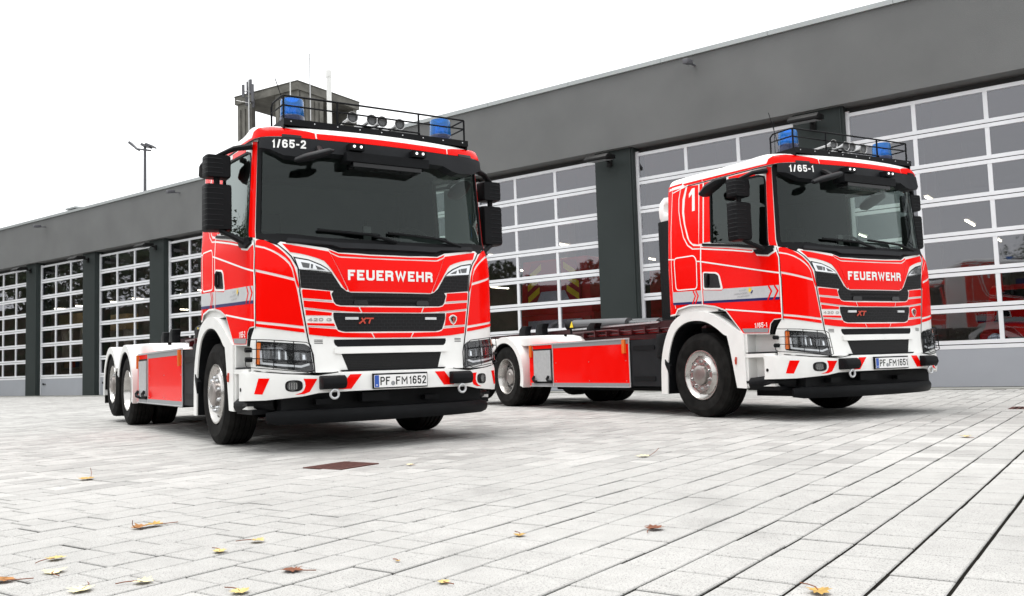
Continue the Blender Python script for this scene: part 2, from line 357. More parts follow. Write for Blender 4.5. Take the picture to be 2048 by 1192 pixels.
def skin_tris(poly, tris=None):
    bm = B()
    if tris is None:
        fn_ = bm.faces.new([bm.verts.new((p[0], p[1], 0)) for p in poly]); bm.normal_update(); bmesh.ops.triangulate(bm, faces=bm.faces[:], ngon_method='EAR_CLIP')
    else:
        V = [bm.verts.new((p[0], p[1], 0)) for p in poly]
        for f in tris:
            try: bm.faces.new([V[i] for i in f])
            except ValueError: pass
        bm.normal_update(); bmesh.ops.triangulate(bm, faces=bm.faces[:], ngon_method='EAR_CLIP')
    xs = [p[0] for p in poly]; zs = [p[1] for p in poly]
    for g, ax, lo, hi in ((SGRID, 0, min(xs), max(xs)), (ZGRID, 1, min(zs), max(zs))):
        for v in g:
            if lo + .003 < v < hi - .003:
                co = (v, 0, 0) if ax == 0 else (0, v, 0); no = (1, 0, 0) if ax == 0 else (0, 1, 0)
                bmesh.ops.bisect_plane(bm, geom=bm.verts[:] + bm.edges[:] + bm.faces[:], plane_co=co, plane_no=no, dist=1e-5)
    bmesh.ops.triangulate(bm, faces=[f for f in bm.faces if len(f.verts) > 4])
    bm.verts.index_update()
    V = np.array([v.co[:2] for v in bm.verts]); F = []
    for f in bm.faces:
        idx = [v.index for v in f.verts]
        a = sum(V[idx[i]][0] * V[idx[(i + 1) % len(idx)]][1] - V[idx[(i + 1) % len(idx)]][0] * V[idx[i]][1] for i in range(len(idx)))
        F.append(idx if a > 0 else idx[::-1])
    bm.free(); return V, F
def skin_mesh(name, items):
    """items: (poly, skin, offset, thickness, tris) -> one mesh with analytic normals"""
    AV, AF, AN = [], [], []
    for it in items:
        poly, sk, off, th = it[:4]; tr = it[4] if len(it) > 4 else None
        V, F = skin_tris(poly, tr); p = sk.P(V[:, 0], V[:, 1]); n = sk.N(V[:, 0], V[:, 1]); b0 = len(AV)
        AV += list(map(tuple, p + n * off))
        for f in F: AF.append([b0 + i for i in f]); AN += [tuple(n[i]) for i in f]
        if th:
            cnt = {}
            for f in F:
                for i in range(len(f)): e = (f[i], f[(i + 1) % len(f)]); cnt[e] = 1
            back = {}
            for (a, c) in list(cnt):
                if (c, a) in cnt: continue
                for q in (a, c):
                    if q not in back: back[q] = len(AV); AV.append(tuple(p[q] + n[q] * (off - th)))
                AF.append([b0 + c, b0 + a, back[a], back[c]])
                t = p[c] - p[a]; sn = np.cross(t, n[a]); sn = sn / (np.linalg.norm(sn) + 1e-9); AN += [tuple(sn)] * 4
    me = bpy.data.meshes.new(name); me.from_pydata(AV, [], AF)
    for q in me.polygons: q.use_smooth = True
    me.normals_split_custom_set(AN)
    return me
def mir(poly): return [(-a, b) for a, b in poly][::-1]
def sp_obj(name, items, m, parent): return mesh_obj(name, skin_mesh(name, items), m, parent)
def line_poly(pts, wd):
    """polyline of (s,z) -> list of quads"""
    out = []; pts = [Vector(p) for p in pts]; L, Rr = [], []
    for i, p in enumerate(pts):
        a = (p - pts[i - 1]).normalized() if i else None; b = (pts[i + 1] - p).normalized() if i < len(pts) - 1 else None
        t = (a + b).normalized() if a is not None and b is not None else (a if a is not None else b)
        nn = Vector((-t.y, t.x)); k = 1.
        if a is not None and b is not None: k = 1 / max(.5, nn.dot(Vector((-b.y, b.x))))
        L.append(p + nn * wd * .5 * k); Rr.append(p - nn * wd * .5 * k)
    for i in range(len(pts) - 1): out.append([tuple(Rr[i]), tuple(Rr[i + 1]), tuple(L[i + 1]), tuple(L[i])])
    return out
def skin_text(name, s, x0, x1, z0, z1, sk, off, m, parent, sw=.2):
    V, F = text_polys(s, sw, (z1 - z0) / (x1 - x0)); p = np.array([(x0 + v[0] * (x1 - x0), z0 + v[1] * (z1 - z0)) for v in V])
    q = sk.P(p[:, 0], p[:, 1]) + sk.N(p[:, 0], p[:, 1]) * (off + V[:, 2:3])
    me = bpy.data.meshes.new(name); me.from_pydata([tuple(a) for a in q], [], F)
    return mesh_obj(name, me, m, parent)

# ------------------------------------------------------------------ fire truck (x lateral, y rearwards from the front axle, z up)
def both(poly, sk, off, th=0): return [(poly, sk, off, th), (mir(poly), sk, off, th)]
def lines(pts, wd, sk, off, mirror=True):
    out = []
    for q in line_poly(pts, wd):
        out.append((q, sk, off, 0))
        if mirror: out.append((mir(q), sk, off, 0))
    return out
SIDE_LOW = [(-1.25, 1.09), (-1.36, 1.084), (-1.402, 1.046), (-1.432, .935), (-1.83, .95), (-2.095, 1.228), (-2.265, 1.283), (-2.48, 1.318), (-2.71, 1.33), (-2.93, 1.296), (-2.98, 1.235), (-3.25, 1.225), (-3.25, 2.04), (-2.3, 2.04), (-1.30, 1.885), (-1.2, 1.868)][::-1]
SIDE_A = [(-1.305, 1.884), (-1.2, 1.868), (-1.2, 2.78), (-1.27, 2.785)][::-1]
SIDE_A = [(-1.305, 1.884), (-1.2, 1.868), (-1.2, 2.78), (-1.275, 2.785), (-1.283, 2.64)]
SIDE_B = [(-3.25, 2.04), (-2.296, 2.04), (-2.305, 2.80), (-3.25, 2.80)]
SIDE_H = [(-2.305, 2.735), (-1.36, 2.69), (-1.30, 2.66), (-1.283, 2.62), (-1.27, 2.785), (-2.305, 2.80)]
FRONT_LOW = [(-1.355, .68), (1.355, .68), (1.355, .925), (1.325, 1.0), (1.262, 1.09), (1.2, 1.868), (1.02, 1.84), (.595, 1.785), (.5, 1.745), (-.5, 1.745), (-.595, 1.785), (-1.02, 1.84), (-1.2, 1.868), (-1.262, 1.09), (-1.325, 1.0), (-1.355, .925)]
BACK = [(3.2, 1.2), (4.3, 1.2), (4.3, 2.8), (3.2, 2.8)]
SEND = float(BODY.s[-1])

def make_tyre(bm, x_out, wdt, Rr, rim, sgn, n=56):
    """lathe about x; x_out is the outer face (side sgn)"""
    h = lambda d: x_out - sgn * d
    sh = .045
    prof = [(rim, h(.03)), (rim + .012, h(.012)), (rim + .05, h(.0)), (rim + .12, h(-.006)), (Rr - .09, h(-.004)), (Rr - .065, h(.002)), (Rr - .06, h(.004)), (Rr - .035, h(.012)), (Rr - .012, h(.026))]
    x = .03
    grooves = 4; span = wdt - 2 * .03
    for g in range(grooves):
        c = .03 + span * (g + 1) / (grooves + 1)
        prof += [(Rr - .001, h(c - .011)), (Rr - .013, h(c - .006)), (Rr - .013, h(c + .006)), (Rr - .001, h(c + .011))]
    prof += [(Rr - .012, h(wdt - .026)), (Rr - .035, h(wdt - .012)), (Rr - .1, h(wdt)), (rim, h(wdt - .02))]
    lathe(bm, prof, 'x', n=n, close=True); return bm
def make_wheel(root, y, z, sgn, style, Rr=.505):
    xo = sgn * 1.195; hub = bpy.data.objects.new('wheel', None); link(hub, root); hub.location = (0, y, z); hub.empty_display_size = .1
    def put(name, bm, m, smooth=True): return obj(name, bm, m, hub, smooth=smooth)
    h = lambda d: xo - sgn * d
    rim = .297
    put('tyre', make_tyre(B(), xo, .315, Rr, rim, sgn), 'rubber')
    if style == 'rear': put('inner_tyre', make_tyre(B(), xo - sgn * .34, .30, Rr, rim, sgn, 40), 'rubber')
    if style == 'front':
        put('rim', lathe(B(), [(rim + .004, h(.026)), (rim - .002, h(.006)), (rim - .014, h(.006)), (rim - .03, h(.03)), (rim - .05, h(.045)), (.235, h(.05)), (.205, h(.035)), (.196, h(.02)), (.19, h(.012)), (.125, h(.012)), (.118, h(.02)), (.0, h(.02))], 'x', n=48), 'rim_silver')
        put('hub_cap', lathe(B(), [(.118, h(.02)), (.114, h(-.02)), (.100, h(-.030)), (.06, h(-.034)), (.0, h(-.035))], 'x', n=32), 'hub_silver')
        nutm = None
        for k in range(10):
            a = 2 * math.pi * (k + .5) / 10
            if nutm is None:
                bm = lathe(B(), [(.021, 0), (.021, -sgn * -.012), (.015, sgn * .022), (.012, sgn * .032), (0, sgn * .034)], 'x', n=8); o = obj('wheel_nut', bm, 'chrome', hub, smooth=True); nutm = o.data
            else: o = mesh_obj('wheel_nut', nutm, None, hub)
            o.location = (h(.012), .160 * math.cos(a), .160 * math.sin(a))
        hm = None
        for k in range(10):
            a = 2 * math.pi * k / 10
            if hm is None:
                o = obj('vent_hole', lathe(B(), [(.0, sgn * .002), (.017, sgn * .002), (.017, -sgn * .004)], 'x', n=12), 'shut_gap', hub); hm = o.data
            else: o = mesh_obj('vent_hole', hm, None, hub)
            o.location = (h(.049), .250 * math.cos(a), .250 * math.sin(a))
    else:
        deep = .13 if style == 'rear' else .045
        put('rim', lathe(B(), [(rim + .004, h(.026)), (rim - .002, h(.006)), (rim - .014, h(.006)), (rim - .026, h(.03)), (rim - .04, h(.07)), (.243, h(deep)), (.238, h(deep + .01))], 'x', n=48, cap=(False, False)), 'rim_silver')
        put('rim_disc', lathe(B(), [(.24, h(deep + .008)), (.20, h(deep + .012)), (.0, h(deep + .012))], 'x', n=36), 'disc_grey')
        put('hub_cap', lathe(B(), [(.13, h(deep + .02)), (.125, h(deep - .05)), (.10, h(deep - .065)), (.055, h(deep - .068)), (.05, h(deep - .075)), (0, h(deep - .075))], 'x', n=28), 'hub_silver')
        nutm = None
        for k in range(10):
            a = 2 * math.pi * (k + .5) / 10
            if nutm is None:
                o = obj('wheel_nut', lathe(B(), [(.02, -sgn * .02), (.02, sgn * .016), (.012, sgn * .03), (0, sgn * .032)], 'x', n=8), 'steel', hub, smooth=True); nutm = o.data
            else: o = mesh_obj('wheel_nut', nutm, None, hub)
            o.location = (h(deep + .008), .168 * math.cos(a), .168 * math.sin(a))
        hm = None
        for k in range(8):
            a = 2 * math.pi * k / 8
            if hm is None:
                o = obj('vent_hole', lathe(B(), [(.0, sgn * .002), (.024, sgn * .002), (.024, -sgn * .004)], 'x', n=12), 'shut_gap', hub); hm = o.data
            else: o = mesh_obj('vent_hole', hm, None, hub)
            o.location = (h(deep + .006), .222 * math.cos(a), .222 * math.sin(a))
    return hub

def ribbed_box(bm, x0, x1, y0, y1, z0, z1): return box(bm, x0, x1, y0, y1, z0, z1)

def build_truck():
    root = thing('fire_truck', '', 'fire truck')
    # ---------- shell
    sp_obj('cab_shell', both(SIDE_LOW, BODY, 0) + both(SIDE_A, BODY, 0) + both(SIDE_B, BODY, 0) + both(SIDE_H, BODY, 0) + [(FRONT_LOW, BODY, 0, 0)]
           + [([(3.2, 1.225), (SEND, 1.225), (SEND, 2.82), (3.2, 2.82)], BODY, 0, 0), (mir([(3.2, 1.225), (SEND, 1.225), (SEND, 2.82), (3.2, 2.82)]), BODY, 0, 0)], 'white_paint', root)
    low_in = [(-1.25, 1.09), (-1.83, .96), (-2.1, 1.24), (-3.25, 1.25), (-3.25, 2.03), (-2.3, 2.03), (-1.30, 1.875), (-1.2, 1.868)][::-1]
    bin_ = [(-3.25, 2.03), (-2.31, 2.03), (-2.31, 2.80), (-3.25, 2.80)]
    sp_obj('cab_lining', [(p, BODY, -.035, 0) for q in (low_in, bin_) for p in (q, mir(q))] + [([(-1.25, .9), (1.25, .9), (1.2, 1.84), (-1.2, 1.84)], BODY, -.04, 0)]
           + [([(3.2, 1.2), (SEND, 1.2), (SEND, 2.8), (3.2, 2.8)], BODY, -.05, 0), (mir([(3.2, 1.2), (SEND, 1.2), (SEND, 2.8), (3.2, 2.8)]), BODY, -.05, 0)], 'interior', root)
    # roof: rings of the plan outline drawn inwards and up
    ss = np.concatenate([np.linspace(-SEND, -2.9, 26), np.linspace(-2.8, -1.6, 10), np.linspace(-1.5, 1.5, 61), np.linspace(1.6, 2.8, 10), np.linspace(2.9, SEND, 26)[:-1]])
    rings = []
    y0 = np.interp(np.abs(ss), VISOR.s, VISOR.o[:, 1]); fw_ = np.clip((-.9 - y0) / .45, 0, 1)
    for inset, z in ((0, 2.775), (0, 2.80), (0, 2.82), (.006, 2.845), (.02, 2.87), (.042, 2.89), (.07, 2.905), (.12, 2.918), (.2, 2.932), (.36, 2.945), (.6, 2.953)):
        zq = np.full_like(ss, z); p = VISOR.P(ss, np.minimum(zq, 2.905)); n = VISOR.N(ss, np.full_like(ss, 2.79)); n[:, 2] = 0; n /= np.linalg.norm(n, axis=1, keepdims=True)
        q = p - n * (min(inset, .07) * (1 - fw_))[:, None]
        if inset > .07: q[:, :2] += (np.array([0, -.45]) - q[:, :2]) * ((inset - .07) / 1.25)
        q[:, 2] = z + (np.clip((q[:, 1] + 1.2) / 1.6, 0, 1) * .035 - np.clip((-1.1 - q[:, 1]) / .3, 0, 1) * .012 * (z > 2.9)) * np.clip((z - 2.82) / .06, 0, 1)
        rings.append(q)
    bm = B(); rv = [[bm.verts.new(tuple(v)) for v in r] for r in rings]; n = len(ss)
    for a, b in zip(rv, rv[1:]):
        for k in range(n): bm.faces.new((a[k], a[(k + 1) % n], b[(k + 1) % n], b[k]))
    cv = bm.verts.new((0, -.5, 2.98))
    for k in range(n): bm.faces.new((rv[-1][k], rv[-1][(k + 1) % n], cv))
    ro = obj('roof', bm, 'white_paint', root, smooth=True)
    bm = B(); box(bm, -1.1, 1.1, -1.25, .48, 2.76, 2.775); obj('headliner', bm, 'interior', root)
    # ---------- red livery panels
    T = .006
    CP1 = [(-1.203, 1.85), (-1.182, 1.858), (-1.127, 1.847), (-1.071, 1.815), (-1.023, 1.776), (-0.974, 1.725), (-0.930, 1.673), (-0.9, 1.607), (-0.881, 1.537), (-0.861, 1.444), (-0.866, 1.42), (-0.884, 1.46), (-0.898, 1.522), (-0.912, 1.594), (-0.934, 1.646), (-0.972, 1.69), (-1.02, 1.726), (-1.077, 1.761), (-1.138, 1.79), (-1.218, 1.812)]
    CP2 = [(-1.228, 1.793), (-1.145, 1.772), (-1.083, 1.743), (-1.03, 1.711), (-0.983, 1.671), (-0.945, 1.63), (-0.92, 1.578), (-0.905, 1.51), (-1.246, 1.597)]
    CP3 = [(-1.238, 1.572), (-0.9, 1.483), (-0.879, 1.405), (-0.826, 1.088), (-1.238, 1.142), (-1.24, 1.283), (-1.236, 1.447)]
    CP4 = [(-1.243, 1.12), (-0.826, 1.064), (-0.818, 1.032), (-0.87, 1.037), (-1.243, 1.095)]
    WING = [(-0.982, 1.816), (-0.588, 1.75), (-0.573, 1.727), (-0.428, 1.412), (-0.44, 1.404), (-0.466, 1.432), (-0.535, 1.531), (-0.571, 1.588), (-0.606, 1.635), (-0.636, 1.667), (-0.692, 1.689), (-0.768, 1.711), (-0.844, 1.728), (-0.929, 1.74)]
    HOODP = [(-.572, 1.733), (-.505, 1.702), (-.473, 1.698), (0, 1.692), (.473, 1.698), (.505, 1.702), (.572, 1.733), (.411, 1.394), (-.411, 1.394)]
    STRIP = [(-.585, 1.766), (-.503, 1.736), (-.2, 1.724), (.2, 1.724), (.503, 1.736), (.585, 1.766), (.57, 1.744), (.493, 1.713), (.2, 1.706), (-.2, 1.706), (-.493, 1.713), (-.57, 1.744)]
    R1 = [(-0.838, 1.4), (-0.828, 1.411), (-0.59, 1.394), (-0.588, 1.373), (-0.573, 1.317), (-0.83, 1.335)]
    R2 = [(-0.824, 1.312), (-0.56, 1.292), (-0.541, 1.271), (-0.504, 1.261), (-0.33, 1.254), (-0.309, 1.21), (-0.44, 1.216), (-0.569, 1.226), (-0.82, 1.253)]
    R2C = [(-.314, 1.254), (.314, 1.254), (.293, 1.208), (-.293, 1.208)]
    R3 = [(-0.81, 1.23), (-0.577, 1.205), (-0.58, 1.179), (-0.806, 1.183)]
    R3L = [(.81, 1.23), (.577, 1.205), (.56, 1.1), (.55, 1.086), (.792, 1.098)]
    R4 = [(-0.796, 1.114), (-0.560, 1.109), (-0.549, 1.085), (-0.792, 1.096)]
    R5 = [(-0.787, 1.078), (-0.54, 1.058), (-0.519, 1.037), (-0.476, 1.026), (-0.215, 1.020), (-0.191, 0.978), (-0.444, 0.984), (-0.615, 0.994), (-0.78, 1.014)]
    R5C = [(-.199, 1.020), (.199, 1.020), (.176, .977), (-.176, .977)]
    for nm, P_ in (('corner_panel_cap', CP1), ('corner_panel', CP2), ('corner_panel', CP3), ('corner_panel', CP4), ('hood_wing', WING), ('grille_bar', R1), ('grille_bar', R2), ('grille_bar', R5)):
        sp_obj(nm, [(P_, BODY, T, T)], 'red_paint', root); sp_obj(nm, [(mir(P_), BODY, T, T)], 'red_paint', root)
    hood = sp_obj('hood', [(HOODP, BODY, T, T)], 'red_paint', root)
    sp_obj('hood_strip', [(STRIP, BODY, T, T)], 'red_paint', root)
    for P_ in (R2C, R5C, R3, R4, R3L[::-1]): sp_obj('grille_bar', [(P_, BODY, T, T)], 'red_paint', root)
    # doors and cab sides
    W = .016
    A_P = [(-1.292, 1.895), (-1.214, 1.88), (-1.208, 2.755), (-1.262, 2.765), (-1.275, 2.6)]
    B_P = [(-2.42, 2.065), (-2.312, 2.062), (-2.318, 2.72), (-2.18, 2.735), (-2.18, 2.77), (-2.41, 2.785)]
    B_S = [(-2.508, 2.062), (-2.445, 2.058), (-2.438, 2.78), (-2.492, 2.785)]
    ONE = [(-2.517, 2.055), (-2.517, 2.779), (-2.715, 2.799), (-2.761, 2.647), (-2.777, 2.493), (-2.755, 2.333), (-2.685, 2.137), (-2.624, 2.08)]
    OUTB = [(-2.47, 2.03), (-2.609, 2.049), (-2.67, 2.09), (-2.724, 2.16), (-2.786, 2.342), (-2.82, 2.489), (-2.81, 2.655), (-2.75, 2.80), (-2.83, 2.80), (-2.868, 2.668), (-2.87, 2.521), (-2.84, 2.369), (-2.785, 2.184), (-2.71, 2.08), (-2.62, 2.025), (-2.47, 2.008)]
    REAR = [(-2.49, 1.992), (-2.63, 2.008), (-2.725, 2.066), (-2.803, 2.18), (-2.858, 2.365), (-2.888, 2.52), (-2.886, 2.67), (-2.85, 2.80), (-3.28, 2.80), (-3.28, 1.245), (-2.99, 1.252), (-2.94, 1.318), (-2.71, 1.352), (-2.505, 1.341)]
    OVER = [(-1.99, 2.724), (-1.42, 2.70), (-1.42, 2.757), (-1.99, 2.768)]
    DOOR_U = [(-2.465, 2.018), (-1.53, 1.868), (-1.505, 1.81), (-1.35, 1.787), (-1.245, 1.822), (-1.262, 1.572), (-1.258, 1.1), (-1.355, 1.095), (-1.412, 1.052), (-1.442, .948), (-1.822, .962), (-2.088, 1.245), (-2.264, 1.303), (-2.48, 1.338)]
    for sg in (0, 1):
        f = (lambda q: q) if sg == 0 else mir
        side = 'right' if sg == 0 else 'left'
        sp_obj('cab_side_panel', [(f(REAR), BODY, .003, .003), (f(OUTB), BODY, .003, .003), (f(ONE), BODY, .003, .003), (f(B_S), BODY, .003, .003)], 'red_paint', root)
        door = sp_obj('door', [(f(DOOR_U), BODY, .004, .004), (f(B_P), BODY, .004, .004), (f(A_P), BODY, .004, .004), (f(OVER), BODY, .004, .004)], 'red_paint', root)
        ln = []
        for q in ([(-2.465, 1.842), (-1.262, 1.582)], [(-2.47, 1.997), (-1.565, 1.852), (-1.53, 1.868)], [(-1.53, 1.872), (-1.503, 1.808), (-1.35, 1.782), (-1.23, 1.828)],
                  [(-2.47, 2.03), (-2.474, 1.85), (-2.48, 1.32)], [(-1.228, 1.84), (-1.256, 1.58), (-1.252, 1.08)], [(-2.09, 1.248), (-1.262, 1.149)]):
            ln += [(p if sg == 0 else mir(p), BODY, .0062, 0) for p in line_poly(q, W)]
        sp_obj('white_trim', ln, 'white_line', door)
        sp_obj('shut_line', [(p if sg == 0 else mir(p), BODY, .008, 0) for p in line_poly([(-1.222, 1.86), (-1.249, 1.58), (-1.238, 1.515), (-1.246, 1.08)], .007)], 'shut_gap', door)
        # silver / blue band with red chevrons
        z1 = lambda s: 1.452 + (s + 1.262) * (-.0411); z2 = lambda s: 1.325 + (s + 1.262) * (-.0394); z3 = lambda s: 1.296 + (s + 1.262) * (-.0394)
        sv, bl, ch = [], [], []
        for a, b in ((-2.456, -1.27), (-3.02, -2.49)):
            top = [(b, z1(b)), (a, z1(a))]
            if a > -2.6: top = [(b, z1(b)), (-2.11, z1(-2.11)), (-2.14, 1.469), (a, z1(a))]
            sv.append(f([(a, z2(a)), (b, z2(b))] + top)); bl.append(f([(a, z3(a)), (b, z3(b)), (b, z2(b)), (a, z2(a))]))
        for c in (-2.635, -2.585, -1.405, -1.325):
            sp_obj('chevron', [(f(q), BODY, .0072, 0) for q in line_poly([(c, z1(c)), (c + .038, (z1(c) + z3(c)) / 2 + .015), (c - .02, z3(c))], .02)], 'red_paint', door)
        sp_obj('silver_band', [(q, BODY, .0058, 0) for q in sv], 'silver_film', door)
        sp_obj('blue_band', [(q, BODY, .0058, 0) for q in bl], 'blue_film', door)
        sp_obj('reflective_strip', [(f([(-1.807, .968), (-1.447, .953), (-1.434, 1.0), (-1.838, 1.015)]), BODY, .0058, 0)], 'reflex_grey', door)
        lx = [(-1.9, -1.735, 1.432, 1.449, 'STADT'), (-1.93, -1.72, 1.398, 1.415, 'MÜHLACKER'), (-1.885, -1.69, 1.366, 1.38, 'FEUERWEHR')]
        if sg == 0:
            for a, b, c, e, t in lx: skin_text('lettering', t, a + (.05 if t == 'STADT' else 0), b, c, e, BODY, .0075, 'reflex_grey', door, .17)
            cs = (-1.683, 1.436)
        else:
            for a, b, c, e, t in lx: skin_text('lettering', t, -b - .08, -a - .08, c, e, BODY, .0075, 'reflex_grey', door, .17)
            cs = (1.62, 1.436)
        circ = [(cs[0] + .021 * math.cos(k * math.pi / 8), cs[1] + .021 * math.sin(k * math.pi / 8)) for k in range(16)]
        rays = []
        for k in range(9):
            a = .4 + k * .55; rays.append([(cs[0] + r * math.cos(a + t), cs[1] + r * math.sin(a + t)) for r, t in ((.026, -.1), (.034, -.08), (.034, .08), (.026, .1))])
        sp_obj('sun_emblem', [(q, BODY, .0075, 0) for q in [circ] + rays], 'yellow', door)
        arc = [[(cs[0] + r * math.cos(a), cs[1] + r * math.sin(a)) for r, a in ((.03, t), (.046, t), (.046, t + .28), (.03, t + .28))] for t in (-1.3, -1.02, -.74, -.46)]
        sp_obj('emblem_arc', [(q, BODY, .0075, 0) for q in arc], 'blue_film', door)
        # handle recess
        HW = round_poly([(-2.446, 1.72), (-2.208, 1.69), (-2.161, 1.651), (-2.114, 1.478), (-2.454, 1.506)], .03)
        HB = round_poly([(-2.427, 1.703), (-2.226, 1.674), (-2.186, 1.65), (-2.15, 1.50), (-2.432, 1.527)], .02)
        sp_obj('handle_surround', [(f(HW), BODY, .0078, .004)], 'white_line', door); sp_obj('handle_recess', [(f(HB), BODY, .0095, .002)], 'gloss_black', door)
        x = -1.226 if sg == 0 else 1.226
        bm = B(); tube(bm, [(x, -.235, 1.535), (x - .014 * (1 if sg == 0 else -1), -.235, 1.56), (x - .014 * (1 if sg == 0 else -1), -.242, 1.66), (x, -.245, 1.685)], .014, 8); obj('handle', bm, 'dark_plastic', door, smooth=True)
        # window glass + black sill + seal
        GL = round_poly([(-2.296, 2.045), (-1.303, 1.888), (-1.285, 2.655), (-1.37, 2.692), (-2.305, 2.737)], .05)
        sp_obj('side_window', [(f(GL), BODY, -.012, 0)], 'side_glass', door)
        sp_obj('window_sill', [(f([(-2.44, 2.028), (-1.36, 1.865), (-1.245, 1.86), (-1.245, 1.885), (-1.31, 1.89), (-2.44, 2.056)]), BODY, .016, .02)], 'black_plastic', door)
        sp_obj('window_seal', [(q if sg == 0 else mir(q), BODY, .002, .012) for q in line_poly([(-2.298, 2.05), (-2.308, 2.735), (-1.38, 2.69), (-1.30, 2.66), (-1.29, 2.60), (-1.308, 1.9)], .022)], 'black_plastic', door)
        sp_obj('mirror_foot', [(f([(-1.515, 1.868), (-1.493, 1.818), (-1.355, 1.795), (-1.262, 1.83), (-1.262, 1.868)]), BODY, .03, .03)], 'black_plastic', door)
        # fuel-flap-like hatch and body lines on the rear cab side
        HA = round_poly([(-2.967, 1.94), (-2.6, 1.932), (-2.552, 1.87), (-2.562, 1.528), (-2.95, 1.542)], .05)
        l2 = [(f(q), BODY, .0055, 0) for q in line_poly(HA + [HA[0]], .014)] + [(f(q), BODY, .005, 0) for q in line_poly([(-3.28, 1.965), (-2.97, 1.925)], .014) + line_poly([(-2.552, 1.858), (-2.48, 1.845)], .014)]
        l2 += [(f(q), BODY, .0052, 0) for q in line_poly([(-2.998, 2.79), (-3.03, 2.27), (-3.02, 1.56), (-2.975, 1.32)], .009) + line_poly([(-2.99, 2.765), (-2.70, 2.81)], .012)]
        l2 += [(f(q), BODY, .0052, 0) for q in line_poly([(-2.505, 1.33), (-2.71, 1.34), (-2.935, 1.307), (-2.985, 1.245), (-3.2, 1.236)], .016)]
        sp_obj('cab_side_trim', l2, 'white_line', root)
        # roof drip strip in red
        sp_obj('roof_strip', [(f([(-1.24, 2.777), (-1.24, 2.793), (-2.44, 2.834), (-2.44, 2.806)][::-1]), VISOR, .004, .004), (f([(-2.452, 2.806), (-2.452, 2.836), (-2.80, 2.845), (-2.76, 2.815)][::-1]), VISOR, .004, .004), (f([(-2.82, 2.81), (-2.82, 2.86), (-3.3, 2.86), (-3.3, 2.81)][::-1]), VISOR, -.002, .004)], 'red_paint', root)
        sp_obj('drip_rail', [(q if sg == 0 else mir(q), VISOR, .004, .004) for q in line_poly([(-1.25, 2.768), (-2.78, 2.803)], .008)], 'shut_gap', root)
    # shut lines between hood and corner panels
    SH = [(-1.19, 1.872), (-1.02, 1.806), (-0.92, 1.70), (-0.868, 1.60), (-0.853, 1.434), (-0.856, 1.398), (-0.838, 1.274), (-0.806, 1.075), (-0.797, 1.016), (-0.782, 0.939), (-0.752, 0.834), (-0.745, 0.668)]
    for f in (lambda q: q, mir): sp_obj('hood_gap', [(f(q), BODY, .0035, 0) for q in line_poly(SH, .011)], 'shut_gap', root)
    for a, b in (((-.83, 1.324), (-.57, 1.304)), ((-.815, 1.242), (-.5, 1.212)), ((-.79, 1.087), (-.545, 1.071))):
        for f in (lambda q: q, mir): sp_obj('bar_gap', [(f(q), BODY, .0035, 0) for q in line_poly([a, b], .003)], 'reflex_grey', root)
    # ---------- black front: cowl, grilles
    COWL = [(-1.2, 1.868), (-1.13, 1.862), (-1.07, 1.83), (-1.03, 1.812), (-.985, 1.848), (-.6, 1.79), (-.5, 1.752), (-.2, 1.738), (.2, 1.738), (.5, 1.752), (.6, 1.79), (.985, 1.848), (1.03, 1.812), (1.07, 1.83), (1.13, 1.862), (1.2, 1.868), (1.195, 1.91), (.9, 1.91), (.5, 1.875), (-.5, 1.875), (-.9, 1.91), (-1.195, 1.91)]
    sp_obj('cowl', [(COWL, BODY, .004, .01)], 'black_plastic', root)
    sp_obj('cowl_ledge', [([(-.95, 1.825), (-.55, 1.80), (-.48, 1.775), (.48, 1.775), (.55, 1.80), (.95, 1.825), (.93, 1.862), (.5, 1.826), (-.5, 1.826), (-.93, 1.862)], BODY, .03, .03)], 'dark_plastic', root)
    UG = [(-.558, 1.398), (-.577, 1.37), (-.557, 1.305), (-.536, 1.279), (-.493, 1.269), (0, 1.266), (.493, 1.269), (.536, 1.279), (.557, 1.305), (.577, 1.37), (.558, 1.398), (.483, 1.43), (.442, 1.398), (.399, 1.385), (-.399, 1.385), (-.442, 1.398), (-.483, 1.43)]
    SG = [(-.857, 1.578), (-.567, 1.554), (-.483, 1.427), (-.558, 1.398), (-.844, 1.423)]
    XT = [(-.561, 1.206), (-.3, 1.2), (.3, 1.2), (.561, 1.206), (.564, 1.19), (.56, 1.148), (.539, 1.091), (.524, 1.054), (.492, 1.041), (.454, 1.034), (-.454, 1.034), (-.492, 1.041), (-.524, 1.054), (-.539, 1.091), (-.56, 1.148), (-.564, 1.19)][::-1]
    SLOT = [(-.56, .966), (.56, .966), (.563, .945), (.552, .918), (.53, .902), (-.53, .902), (-.552, .918), (-.563, .945)][::-1]
    LG = [(-.5, .838), (.5, .838), (.447, .69), (-.447, .69)][::-1]
    g = sp_obj('upper_grille', [(UG, BODY, .0015, 0)], 'grille_mesh', root)
    sp_obj('upper_grille_rib', [(q, BODY, .010, .008) for zz in (1.345, 1.30) for q in line_poly([(-.38, zz), (.38, zz)], .012)], 'black_plastic', g)
    for x0 in (-.38, .24): sp_obj('grille_notch', [(round_poly([(x0, 1.275), (x0 + .14, 1.275), (x0 + .13, 1.318), (x0 + .01, 1.318)], .015), BODY, .013, .012)], 'gloss_black', g)
    for P_ in (SG, mir(SG)): sp_obj('light_grille', [(P_, BODY, .0015, 0)], 'grille_mesh', root)
    xg = sp_obj('middle_grille', [(XT, BODY, .0015, 0)], 'grille_mesh', root)
    sp_obj('slot_grille', [(SLOT, BODY, .002, 0)], 'black_plastic', root)
    sp_obj('lower_grille', [(LG, BODY, .002, 0)], 'grille_fine', root)
    sp_obj('white_bar', [(round_poly([(-.56, .896), (.56, .896), (.565, .845), (.53, .838), (-.53, .838), (-.565, .845)], .01), BODY, .02, .022)], 'white_paint', root)
